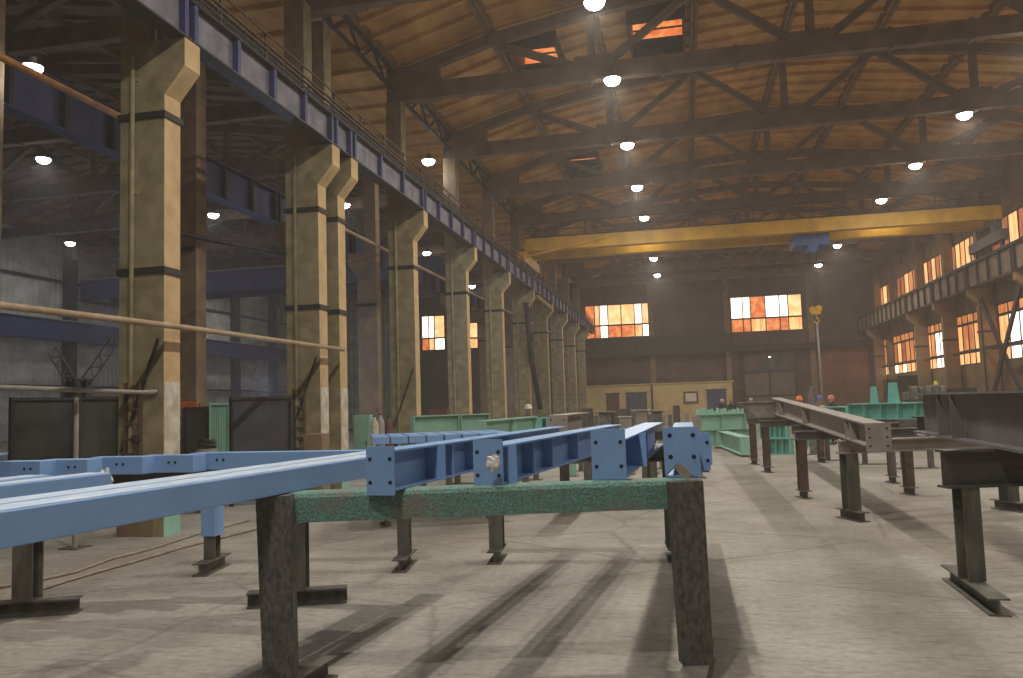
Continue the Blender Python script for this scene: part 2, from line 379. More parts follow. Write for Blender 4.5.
for i, ((a, b), t) in enumerate(zip(LO, tabs_lo)):
    n = len(t); window(11+i, 'x', RX, a, b, 3.2, 5.95, [q/n for q in range(n+1)], [0, .27, .8, 1], lambda ii, j, t=t: (5 if t[ii] in (4, 5) else 0) if j == 0 else (t[ii] if j == 1 else 4))
# sill band under lower windows and buttress strips between windows
m = MB()
for yc in (44.6, 51.1, 56.7, 64.9, 38.2): m.box(RX-.2, RX-.002, yc-.35, yc+.35, 0, 7.9)
for yc in (44.6, 50.75, 56.25, 63.2, 38.75): m.box(RX-.2, RX-.002, yc-.32, yc+.32, 7.95, 12.3)
struct(m.build('trim_1', X['siden']))
# back wall pilasters and gallery band
m = MB()
for x in (-2.58, 3.55, 10.1): m.box(x-.22, x+.22, WY-.35, WY-.002, 0, 12.4)
struct(m.build('trim_2', X['conc_old']))
m = MB(); m.box(-8.0, 14.6, WY-.9, WY-.36, 5.72, 6.1); m.box(-8.0, 4.0, WY-.85, WY-.4, 6.1, 7.15); m.box(-8.0, 14.6, WY-1.1, WY-.36, 5.62, 5.72)
struct(m.build('trim_3', X['dark']))
m = MB(); m.box(-7.0, 3.5, WY-.355, WY-.352, 3.3, 5.6)
struct(MB().box(10.4, 14.2, WY-.3, WY-.005, 0, 5.55).build('trim_4', X['brick']))
# cream plastered room in front of the back wall
m = MB(); holes2 = []
m.box(-8.2, 3.72, WY-2.4, WY-.37, 0, 3.16); m.box(-8.25, 3.77, WY-2.5, WY-.37, 3.16, 3.24)
struct(m.build('wall_plaster_room', X['plaster']))
m = MB(); m.box(-2.75, -2.6, WY-2.47, WY-2.41, 0, 3.14); m.box(3.62, 3.74, WY-2.47, WY-2.41, 0, 3.14); struct(m.build('trim_5', X['steel_dk']))
def door(n, x0, x1, h, mt):
    d = MB().box(x0, x1, WY-2.46, WY-2.402, 0, h).build(f'door_{n}', mt); struct(d)
    MB().box(x0-.08, x1+.08, WY-2.44, WY-2.401, h, h+.08).build('door_frame', X['steel_dk'], d)
    MB().box(x1-.2, x1-.12, WY-2.52, WY-2.46, 1.0, 1.12).build('door_handle', X['scrap'], d)
door(1, -6.35, -5.3, 2.5, X['door_br']); door(2, -4.75, -3.1, 2.5, X['door_bl']); door(3, 1.6, 3.1, 2.55, X['door_bl'])
t = thing('notice_board', (.35, WY-2.45, 1.9), 'framed pale notice sheet in a brown frame on the cream wall', 'notice board')
MB().box(-.2, .95, WY-2.47, WY-2.405, 1.55, 2.5).build('board_frame', X['door_br'], t)
MB().box(-.05, .8, WY-2.49, WY-2.472, 1.7, 2.35).build('sheet', X['board'], t)
# gate in the back wall
g = thing('sheet_metal_gate', (6.7, WY-.4, 0), 'tall dark sheet metal gate in the back wall below the right window', 'gate')
MB().box(4.75, 6.65, WY-.36, WY-.26, 0, 3.85).build('gate_leaf', X['gate'], g); MB().box(6.7, 8.65, WY-.36, WY-.26, 0, 3.85).build('gate_leaf', X['gate'], g)
m = MB()
for x in (4.6, 6.6, 8.6): m.box(x, x+.13, WY-.44, WY-.362, 0, 5.6)
for z in (1.9, 3.85, 5.45): m.box(4.6, 8.73, WY-.42, WY-.362, z, z+.12)
m.build('gate_frame', X['steel_dk'], g)
MB().box(4.62, 8.7, WY-.35, WY-.3, 3.97, 5.5).build('transom_panel', X['screen_b'], g)
# far side wall of the neighbouring hall: corrugated sheets
def corrugated(m, axis, pos, a, b, z0, z1, pitch=.4, dep=.09):
    n = int((b-a)/pitch)
    vs = []; fs = []
    for i in range(n*4+1):
        u = a+(b-a)*i/(n*4); q = i % 4; o = dep if q in (1, 2) else 0
        for z in (z0, z1): vs.append((pos+o, u, z) if axis == 'x' else (u, pos-o, z))
    for i in range(n*4): fs.append((2*i, 2*i+2, 2*i+3, 2*i+1))
    m.add(vs, fs)
m = MB(); corrugated(m, 'x', -34.9, 10, 69.9, .8, 12.2); m.box(-35.3, -35.0, -7, 69.9, 0, 12.3)
struct(m.build('wall_left', X['corr']))
m = MB()
for k in range(1, 10): m.box(-34.8, -34.3, grid(k)-.3, grid(k)+.3, 0, 12)
for z in (3.6, 6.6, 9.6): m.box(-34.8, -34.62, 11, 69, z, z+.14)
struct(m.build('trim_6', X['steel_dk']))
m = MB()
corrugated(m, 'y', WY-.05, -34.5, -23.4, .2, 11.8); corrugated(m, 'y', WY-.05, -17.2, -12, .2, 11.8); struct(m.build('trim_7', X['corr']))

# ------------------------------------------------------------------ columns
WHERE = ['nearest in the row', 'second in the row, its nearer half of a close pair', 'second in the row, farther half of a close pair', 'third', 'fourth', 'fifth', 'sixth', 'seventh', 'eighth', 'ninth', 'tenth']
def column(y, loc_label, idx, sgn=1, xin=-7.67, zt=7.62, zs=6.75, t=.41, D=.77, c=.345, rowlabel='crane column', mats=None, conduit=True, up_x=None, group='concrete crane columns'):
    """sgn=+1: corbel points to +X. Prism profile in XZ, swept along Y"""
    P = lambda dx, z: (xin+sgn*dx, y, z)
    pts = [P(-D, 0), P(0, 0), P(0, zs), P(c, zs+.42), P(c, zt), P(-D+.47, zt), P(-D+.47, 11.0), P(-D, 11.0)]
    o = thing('concrete_column', (xin-sgn*D/2, y+t/2, 0), loc_label, 'column', group)
    m = MB(); n = len(pts); vs = [Vector(p) for p in pts]+[Vector(p)+Vector((0, t, 0)) for p in pts]
    fs = [(i, (i+1) % n, n+(i+1) % n, n+i) for i in range(n)]
    m.add(vs, fs[:1]); 
    for i in range(1, n):
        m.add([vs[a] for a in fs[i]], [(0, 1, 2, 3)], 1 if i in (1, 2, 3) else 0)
    # front and back faces split in convex pieces
    for off in (0, n):
        q = vs[off:off+n]
        m.add([q[0], q[1], q[2], q[2]+Vector((-sgn*D, 0, 0))], [(0, 1, 2, 3)])
        m.add([q[2]+Vector((-sgn*D, 0, 0)), q[2], q[3], q[4], q[5], q[5]+Vector((-sgn*.47, 0, 0))], [(0, 1, 2, 3, 4, 5)])
        m.add([q[5]+Vector((-sgn*.47, 0, 0)), q[5], q[6], q[7]], [(0, 1, 2, 3)], 2)
    import bmesh
    mats = mats or [X['conc'], X['conc_in'], X['conc_old']]
    b = m.build('shaft', mats, o)
    bm = bmesh.new(); bm.from_mesh(b.data); bmesh.ops.remove_doubles(bm, verts=bm.verts, dist=1e-4); bmesh.ops.recalc_face_normals(bm, faces=bm.faces); bm.to_mesh(b.data); bm.free()
    return o
def clamp(o, y, z, xin, D, t, sgn=1, h=.1):
    xa, xb = sorted((xin-sgn*D-.03, xin+sgn*.03)); m = MB()
    m.box(xa, xb, y-.04, y-.001, z, z+h); m.box(xa, xb, y+t+.001, y+t+.04, z, z+h); m.box(xa, xa+.029, y, y+t, z, z+h); m.box(xb-.029, xb, y, y+t, z, z+h)
    m.build('steel_clamp', X['dark'], o)
def column_fit(o, y, xin=-7.67, D=.77, t=.41, clamps=(5.85,), base=True, ladder=False):
    for z in clamps: clamp(o, y, z, xin, D, t)
    m = MB(); m.tube([(xin-D*.68, y-.05, .3), (xin-D*.68, y-.05, 7.4)], .035, 8)
    for z in (1.2, 3.2, 5.2, 7.0): m.box(xin-D*.68-.07, xin-D*.68+.07, y-.03, y-.001, z, z+.05)
    m.build('conduit', X['conc'], o)
    m = MB(); m.box(xin-D-.012, xin-.17, y-.012, y-.001, .0, .62); m.build('base_paint', X['conc_old'], o)
    m = MB(); m.box(xin+.001, xin+.012, y, y+t, 0, .55); m.build('green_paint', X['green'], o)
    if y < 20: MB().box(xin+.001, xin+.010, y+.01, y+t-.01, .551, 2.3).build('whitewash', X['white'], o)
    if ladder:
        m = MB()
        for z in [1.0+.22*i for i in range(6)]: m.box(xin-D*.75, xin-D*.45, y-.1, y-.06, z, z+.03)
        m.box(xin-D*.78, xin-D*.74, y-.11, y-.05, .9, 2.3); m.box(xin-D*.46, xin-D*.42, y-.11, y-.05, .9, 2.3)
        m.build('cable_rack', X['rust'], o)
CY = [Y0, Y0+5.45, Y0+6.5]+[Y0-.09+6*k for k in range(2, 10)]
LBL = ['thick olive concrete crane column closest to the camera, left of the blue beams',
       'olive concrete crane column, front one of the pair standing close together',
       'olive concrete crane column, rear one of the pair standing close together',
       'olive concrete crane column directly beyond the close pair',
       'concrete crane column rising behind the joined mint green beams',
       'concrete crane column just before the one beside the leaning dark pipe',
       'broad pale crane column under the left end of the yellow crane',
       'pale crane column one bay beyond the yellow crane end',
       'pale crane column two bays beyond the yellow crane end',
       'pale crane column three bays beyond the yellow crane end',
       'last pale crane column beside the back window']
for i, y in enumerate(CY):
    o = column(y, LBL[i], i)
    column_fit(o, y, clamps=(6.38, 3.95) if i == 0 else ((6.15, 4.0) if i < 3 else (5.9,)), ladder=(i in (0, 1)))
    if i in (0, 3, 1):
        m = MB(); m.bar((-8.35, y-.07, 1.25), (-7.72, y-.07, 2.95), .035, .035, (0, 1, 0)); m.build('strut_bar', X['steel_dk'], o)
    if i == 0:
        m = MB(); m.tube([(-8.3, y-.1, .9), (-7.9, y-.1, .9)], .03); m.lathe((-8.05, y-.12, 1.45), [(.0, -.04), (.07, -.03), (.07, .03), (0, .04)], 10, axis='y'); m.build('valve', X['steel_dk'], o)
# second line of columns, carrying the neighbouring hall's runway
for i in (0, 1, 2, 3, 4, 6, 7, 8, 9):
    y = Y0+6*i-(.09 if i > 1 else 0)+(5.4 if i == 4 else 0)-(.4 if i == 3 else 0)
    cc = column(y, f'brown concrete column of the neighbouring hall, seen behind the {["left edge post","nearest crane column","close pair","column beyond the pair","mint green beams","fifth column","yellow crane end","farther pale columns","last pale columns","back wall corner"][i]}', i, sgn=-1, xin=-11.85+.1, group='second row columns',
           mats=[X['conc_old'], X['conc_old'], X['conc_old']])
    clamp(cc, y, 5.6, -11.75, .77, .41, -1)
# right hand columns
RYS = [37.6, 43.55, 49.3, 54.9, 66.5]
RZ = 6.75
RL = ['partly outside the frame', 'in front of the window with the steel cross brace', 'between two lower windows above the grey scrap heap', 'near the dark cabinets', 'in the far right corner']
for i, y in enumerate(RYS):
    o = column(y, f'ochre right side crane column {RL[i]}', i, sgn=-1, xin=14.05, zt=RZ, zs=5.95, D=.72, c=.42, mats=[X['siden'], X['siden'], X['siden']], group='right side crane columns')
    clamp(o, y, 4.6, 14.05, .72, .41, -1)
    if i == 1:
        m = MB(); m.tube([(14.1, y-.06, .3), (14.1, y-.06, 5.9)], .04); m.build('conduit', X['steel_dk'], o)

# ------------------------------------------------------------------ crane runways
def girder_span(x, ya, yb, z, h, label, group, web, stif, flange, w=.3, side=1):
    o = thing('crane_girder', (x, (ya+yb)/2, z), label, 'crane girder', group)
    m = MB(); m.box(x-.02, x+.02, ya, yb, z+.03, z+h-.03); m.build('web', web, o)
    m = MB(); m.box(x-w/2, x+w/2, ya, yb, z, z+.03); m.box(x-w/2, x+w/2, ya, yb, z+h-.03, z+h); m.build('flange', flange, o)
    n = max(2, int(round((yb-ya)/1.2)))
    for q in range(n):
        yc = ya+.12+(yb-ya-.24)*q/(n-1)
        m = MB(); m.box(x+side*.021, x+side*(w/2-.02), yc-.05, yc+.05, z+.031, z+h-.031) if side > 0 else m.box(x-w/2+.02, x-.021, yc-.05, yc+.05, z+.031, z+h-.031)
        m.build('stiffener', stif, o)
    return o
GX = -7.46
edges = [5.2]+[c+.2 for c in CY[:2]]+[CY[2]+.2]+[c+.2 for c in CY[3:]]+[69.8]
nm = ['entering the frame at the top left', 'from the nearest column to the close pair', 'over the close pair', 'from the close pair to the next column', 'third long span', 'fourth long span', 'span ending at the yellow crane', 'span under the yellow crane', 'first span beyond the crane', 'second span beyond the crane', 'third span beyond the crane', 'span touching the back wall']
for i in range(len(edges)-1):
    girder_span(GX, edges[i]+.01, edges[i+1]-.01, 7.63, .68, f'blue ribbed pale crane runway girder, {nm[i]}', 'left runway girders', X['girder'], X['girder_b'], X['steel_dk'])
# rail, conductor bars, walkway edge
o = thing('crane_rail', (GX, 35, 8.31), 'long dark crane rail with conductor bars on the left runway', 'rail')
m = MB(); m.ibeam((GX, 5.2, 8.312), (GX, 69.7, 8.312), .13, .1, .03, .03); m.build('rail', X['steel_dk'], o)
for j, (dx, z) in enumerate(((.12, 8.42), (.14, 8.52), (.14, 8.62), (.02, 8.72), (.16, 8.8))):
    m = MB(); m.bar((GX+dx, 5.2, z), (GX+dx, 69.7, z), .025, .035); m.build('conductor_bar', X['rust'] if j else X['dark'], o)
for i in range(42): y = 6+i*1.53; MB().box(GX+.1, GX+.13, y, y+.05, 8.313, 8.82).build('bracket', X['steel_dk'], o)
o = thing('walkway_railing', (GX-.55, 35, 8.3), 'dark steel walkway with handrail behind the left crane rail', 'railing')
m = MB(); m.box(-7.93, -7.62, 5.2, 69.7, 8.35, 8.4); m.build('deck', X['steel_dk'], o)
m = MB()
for z in (8.62, 8.85): m.bar((-7.7, 5.2, z), (-7.7, 69.7, z), .035, .035)
for i in range(54): y = 5.4+i*1.2; m.box(-7.72, -7.68, y, y+.04, 8.401, 8.85)
m.build('handrail', X['steel_dk'], o)
# navy girders of the neighbouring hall
for i in range(10):
    ya = 5.3+6*i; yb = ya+5.98
    girder_span(-12.25, ya, yb, 7.63, 1.0, f'navy crane girder of the neighbouring hall, {["cut by the left frame edge","left of the nearest column","right of the nearest column","behind the close pair","beyond the close pair","behind the third column","behind the fourth column","behind the crane end","near the back","touching the back wall"][i]}', 'neighbouring hall girders', X['navy'], X['dark'], X['navy'], .34, 1)
# right runway
ry = [29.0]+[y+.2 for y in RYS]+[69.8]
for i in range(len(ry)-1):
    girder_span(13.72, ry[i]+.01, ry[i+1]-.01, RZ+.01, 1.1, f'dark ribbed crane girder on the right side, {["above the frame edge","before the cross braced window","after the cross braced window","above the scrap heap","above the dark cabinets","ending at the back wall"][i]}', 'right runway girders', X['conc_old'], X['steel_dk'], X['steel_dk'], .34, -1)
o = thing('crane_rail', (13.72, 50, 7.87), 'dark crane rail on the right runway under the upper windows', 'rail')
m = MB(); m.ibeam((13.72, 29, 7.872), (13.72, 69.7, 7.872), .13, .1, .03, .03); m.build('rail', X['steel_dk'], o)
# pipes along the rows
def pipe(label, pts, r, mt, name='pipe'):
    return tag(MB().tube(pts, r, 10).build(name, mt, smooth=True), label, 'pipe')
pipe('rusty orange pipe running along behind the columns at the upper left', [(-8.9, 5.3, 6.72), (-8.9, 11.9, 6.72)], .055, X['orange_pipe'])
pipe('tan pipe running along behind the columns beyond the close pair', [(-8.9, 18.6, 6.72), (-8.9, 62, 6.72)], .05, X['pipe'])
pipe('tan pipe crossing in front of the nearest column at mid height', [(-7.45, 6.5, 3.05), (-7.45, 11.0, 3.12), (-7.45, 17.3, 3.15)], .045, X['pipe'])
pipe('grey thin pipe rail above the dark welding screens', [(-8.9, 5.5, 2.28), (-8.0, 11.0, 2.15), (-7.75, 11.05, 2.15)], .035, X['steel_lt'])
pipe('dark slanting brace pipe between the nearest column and the close pair', [(-9.6, 14.3, 5.35), (-8.5, 16.6, 5.25)], .05, X['steel_dk'])
for i, (y, l) in enumerate(((47.2-.3, 'first'), (41.2-.3, 'second'))): pass
pipe('dark pipe hanging at a lean between two pale columns under the crane', [(-7.6, 40.3, 6.9), (-7.52, 40.8, 4.2), (-7.35, 42, 1.6)], .14, X['dark'])
pipe('pale brace running from a corbel under the crane end toward the next column', [(-7.3, 42.0, 7.4), (-7.3, 46.8, 7.3)], .09, X['conc_in'])

# ------------------------------------------------------------------ roof trusses (concrete)
def truss():
    o = thing('roof_truss', (3.8, 0, 11.0), '', 'roof truss', 'concrete roof trusses', local=True)
    m = MB(); h, w = .5, .28; zb = 0.03
    def B(a, b, ww, hh): m.bar((a[0]-3.8, 0, a[1]-11), (b[0]-3.8, 0, b[1]-11), ww, hh, (0, 1, 0) if False else (0, 0, 1))
    bc = MB(); bc.box(-11.9, 12.1, -w/2, w/2, zb, zb+h)
    for s_ in (-1, 1):     # thick end blocks
        xs = (-12.2, -10.6) if s_ < 0 else (10.8, 12.3)
        bc.box(xs[0], xs[1], -.2, .2, zb-.03, zb+1.0)
    for x in (-8, -6, -4, -2, 2, 4, 6, 8): bc.box(x-.05, x+.05, -w/2-.03, w/2+.03, zb-.05, zb+h+.04)
    bc.build('bottom_chord', X['truss'], o)
    top = [(x, z-.14-.19) for x, z in NODES]
    tc = MB()
    for a, b in zip(top, top[1:]): tc.bar((a[0]-3.8, 0, a[1]-11), (b[0]-3.8, 0, b[1]-11), .26, .32)
    tc.build('top_chord', X['truss'], o)
    zz = .4
    for xb, xt in ((-2.2, -5.2), (-2.2, .8), (3.8, .8), (3.8, 6.8), (9.8, 6.8), (9.8, 12.8)):
        zt = dict(NODES)[xt]-.4-11
        d = MB(); d.bar((xb-3.8+(.25 if xt > xb else -.25), 0, zz), (xt-3.8, 0, zt), .2, .2); d.build('diagonal', X['truss'], o)
    for xb in (-2.2, 3.8, 9.8):
        zt = dict(NODES)[xb]-.4-11
        d = MB(); d.box(xb-3.8-.11, xb-3.8+.11, -.1, .1, .5, zt); d.build('vertical', X['truss'], o)
        d = MB(); d.box(xb-3.8-.5, xb-3.8+.5, -.15, .15, .45, .75); d.build('node_block', X['truss'], o)
    return o
proto = truss()
TL = ['nearest the camera, cut by the frame top', 'meeting the close pair of columns', 'first one seen in full', 'second one seen in full', 'third one seen in full', 'just before the yellow crane', 'right behind the yellow crane', 'second behind the yellow crane', 'third behind the yellow crane', 'beside the back wall']
for k in range(10):
    o = proto if k == 0 else dup(proto)
    o.location = (3.8, grid(k), 11.0); o['label'] = 'brown concrete roof truss of the main hall, '+TL[k]
for k in range(1, 10):
    o = dup(proto); o.location = (-23.4, grid(k), 11.0); o['group'] = 'neighbouring hall trusses'
    o['label'] = 'shadowy roof truss of the neighbouring hall, '+['', 'first one past the frame edge', 'second from the camera', 'third from the camera', 'fourth from the camera', 'fifth from the camera', 'sixth from the camera', 'seventh from the camera', 'eighth from the camera', 'by its back wall'][k]
# steel longitudinal bracing along the column heads
o = thing('eaves_bracing', (-8.1, 30, 11.3), 'latticed dark steel bracing between truss ends above the left columns', 'bracing')
for k in range(1, 9):
    m = MB(); ya, yb = grid(k)+.25, grid(k+1)-.25
    for z in (11.25, 11.85): m.bar((-8.1, ya, z), (-8.1, yb, z), .09, .09)
    n = 6
    for q in range(n):
        a = ya+(yb-ya)*q/n; b = ya+(yb-ya)*(q+1)/n
        m.bar((-8.1, a, 11.25 if q % 2 else 11.85), (-8.1, b, 11.85 if q % 2 else 11.25), .06, .06)
    m.build('lattice_panel', X['steel_dk'], o)

# ------------------------------------------------------------------ lamps
LAMPS = []
def lamp_proto():
    o = thing('high_bay_lamp', (0, 0, 0), '', 'lamp', 'high bay lamps', local=True)
    m = MB(); m.lathe((0, 0, 0), [(.05, .26), (.09, .25), (.1, .12), (.22, .05), (.25, .0), (.24, -.0)], 20); m.build('housing', X['scrap'], o)
    m = MB(); m.lathe((0, 0, -.025), [(.0, -.15), (.1, -.135), (.18, -.09), (.225, -.03), (.235, .02), (.0, .02)], 20); m.build('lens', X['lens'], o)
    m = MB(); m.tube([(0, 0, .255), (0, 0, .36)], .02, 6); m.build('hanger', X['steel_dk'], o)
    return o
lp = lamp_proto(); used = [False]
def lamp(x, y, z, label, power, col=(1, .93, .82), group='high bay lamps', scale=1., light=True):
    o = lp if not used[0] else dup(lp); used[0] = True
    o.location = (x, y, z); o['label'] = label; o['group'] = group; o.scale = (scale,)*3
    if light:
        ld = bpy.data.lights.new('lamp_light', 'AREA'); ld.shape = 'DISK'; ld.size = .22; ld.energy = power; ld.color = col
        lo = bpy.data.objects.new('lamp_light', ld); COL.objects.link(lo); lo.location = (x, y, z-.19*scale)
    return o
PW = 560
row1 = [(-7, ''), (-1, ''), (5.0, 'behind camera'), (11.2, ''), (18.2, ''), (22.85, ''), (28.95, ''), (34.9, ''), (40.9, ''), (46.9, ''), (52.9, ''), (60, '')]
nmz = ['far behind the camera', 'next behind the camera', 'overhead behind the camera', 'over the blue beams above the frame', 'cut by the top edge of the frame', 'largest whole one, under the first full truss', 'second whole one down the middle', 'third whole one down the middle', 'fourth down the middle, just above the crane', 'hidden over the crane', 'just under the crane bridge', 'farthest down the middle']
for i, (y, _) in enumerate(row1): lamp(-1.62, y, 10.88, 'white high bay lamp of the middle row, '+nmz[i], PW*(1.5 if i in (1, 2) else 1)*(.12 if i in (8, 9) else 1))
for i, y in enumerate((5.0, 11.2, 17.2, 23.2, 29.1, 35.1, 41.0, 47, 52.6, 60)):
    lamp(9.4, y, 10.88, 'white high bay lamp of the right row, '+['behind the camera', 'above the frame', 'above the right frame corner', 'glowing at the upper right frame edge', 'largest whole one at the upper right', 'second whole one at the right', 'third at the right, just above the crane', 'hidden over the crane', 'beside the blue hoist', 'farthest at the right'][i], PW*(.12 if i in (6, 7) else .6 if i < 2 else 1))
for i, (x, y, z, p) in enumerate(((-10.62, 11.72, 7.78, 14), (-21.6, 24.4, 10.9, 350), (-20.7, 33.6, 10.9, 200), (-30.8, 36.7, 10.9, 200), (-14.4, 33.8, 10.9, 200), (-14.5, 46, 10.9, 200), (-15.4, 60, 10.9, 200), (-31, 55.5, 10.9, 220), (-8.9, 28.7, 10.9, 60))):
    lamp(x, y, z, 'white high bay lamp of the neighbouring hall, '+['largest, high at the left edge', 'left of the nearest column, lower', 'right of the nearest column', 'low and small at the far left', 'beside the close pair of columns', 'beside the third column', 'beside the fourth column', 'small, seen past the second row column', 'dim greenish one above the third column'][i], p, (.9, .95, 1), 'neighbouring hall lamps', .7 if i == 0 else 1)

# ------------------------------------------------------------------ yellow overhead crane
c = thing('overhead_crane', (3.2, 41, 9.4), 'yellow double girder overhead crane bridging the hall', 'crane')
for j, y in enumerate((39.6, 41.9)):
    m = MB(); m.add([], []); m.prism([(-.24, 0), (.24, 0), (.24, .62), (-.24, .62)], (-7.4, y, 9.3), (13.9, y, 9.3)); 
    m.build('bridge_girder', X['yellow'], c)
    m = MB(); m.box(-7.4, 13.9, y-.34, y+.34, 9.922, 9.96); m.build('top_plate', X['steel_dk'], c)
for x in (-7.46, 13.72):
    z0 = 8.72 if x < 0 else 8.28
    m = MB(); m.box(x-.18, x+.18, 38.7, 42.8, z0, z0+.45)
    for y in (39.6, 41.9): m.box(x-.16, x+.16, y-.24, y+.24, z0+.45, 9.298)
    m.box(x-.1, x+.1, 39.84, 41.66, 9.1, 9.298)
    m.build('end_truck', X['yellow'] if x < 0 else X['olive'], c)
    for y in (39.1, 42.4):
        m = MB(); n = 16; r = .2
        m.lathe((0, 0, 0), [(r, -.06), (r, .06)], n, axis='y')
        m.v = [(p[1]+x, p[0]+y, p[2]+z0-.03+.0) for p in m.v]; m.build('wheel', X['steel_dk'], c)
m = MB()
m.bar((-7.3, 39.2, 9.0), (-3.2, 39.3, 9.75), .08, .1); m.build('knee_brace', X['yellow'], c)
m = MB()
for x in [-7+i*2.6 for i in range(9)]: m.box(x, x+.04, 39.2, 39.24, 9.962, 10.6)
m.bar((-7.2, 39.22, 10.6), (13.8, 39.22, 10.6), .04, .04); m.bar((-7.2, 39.22, 10.25), (13.8, 39.22, 10.25), .03, .03); m.build('handrail', X['steel_dk'], c)
h = thing('hoist_trolley', (6.15, 40.7, 9.0), 'blue hoist trolley hanging under the yellow crane', 'hoist')
m = MB(); m.box(5.25, 6.85, 39.95, 41.5, 8.75, 9.29); m.build('frame', X['crblue'], h, bevel=.04)
for x in (5.3, 6.3):
    m = MB(); m.lathe((x+.25, 39.9, 9.25), [(.0, 0), (.26, 0), (.26, 1.6), (0, 1.6)], 16, axis='y'); m.build('rope_drum', X['crblue'], h)
m = MB(); m.lathe((6.05, 39.8, 8.65), [(0, 0), (.24, 0), (.24, .9), (0, .9)], 14, axis='y'); m.build('motor', X['crblue'], h)
m = MB()
for x in (5.95, 6.05, 6.2, 6.3): m.tube([(x, 40.7, 8.74), (x+.02, 40.7, 6.05)], .012, 6)
hk = thing('crane_hook', (6.15, 40.7, 5.6), 'yellow crane hook block hanging on thin ropes below the blue hoist', 'hook')
m.build('rope', X['steel_dk'], hk)
m = MB(); m.lathe((6.11-.1, 40.62, 5.82), [(.0, 0), (.17, 0), (.17, .16), (0, .16)], 16, axis='y'); m.lathe((6.11+.16, 40.62, 5.88), [(.0, 0), (.15, 0), (.15, .16), (0, .16)], 16, axis='y'); m.box(5.93, 6.35, 40.6, 40.8, 5.62, 5.8); m.build('hook_block', X['yellow'], hk)
m = MB(); pts = [(6.15, 40.7, 5.62), (6.15, 40.7, 5.42)]+[(6.15+.11*math.sin(a), 40.7, 5.31+.11*math.cos(a)) for a in [i*math.pi/6 for i in range(1, 10)]]
m.tube(pts, .035, 8); m.build('hook', X['yellow'], hk)
sl = tag(MB().tube([(6.15, 40.7, 5.22), (6.18, 40.7, 3.6), (6.2, 40.7, 1.4)], .05, 8).build('lifting_sling', X['steel_lt'], smooth=True), 'long grey lifting sling hanging straight down from the crane hook', 'sling')
# blue crane of the neighbouring hall
c = thing('overhead_crane', (-23, 43, 9), 'dim navy overhead crane of the neighbouring hall behind the nearest column', 'crane')
for y in (42.0, 44.6):
    m = MB(); m.box(-34.3, -12.4, y-.25, y+.25, 8.75, 9.85); m.build('bridge_girder', X['navy'], c)
    m = MB(); m.box(-34.3, -12.4, y-.32, y+.32, 9.855, 9.9); m.build('top_plate', X['steel_lt'], c)
for x in (-12.4, -34.3):
    m = MB(); m.box(x-.2, x+.2, 41.2, 45.4, 8.66, 8.74); m.build('end_truck', X['navy'], c)
g = thing('crane_girder', (-34.2, 40, 5.6), 'deep navy crane girder along the far wall of the neighbouring hall', 'crane girder')
MB().box(-34.28, -33.95, 11, 69.8, 6.2, 7.3).build('web', X['navy'], g); MB().box(-34.4, -33.8, 11, 69.8, 7.31, 7.36).build('flange', X['steel_lt'], g)

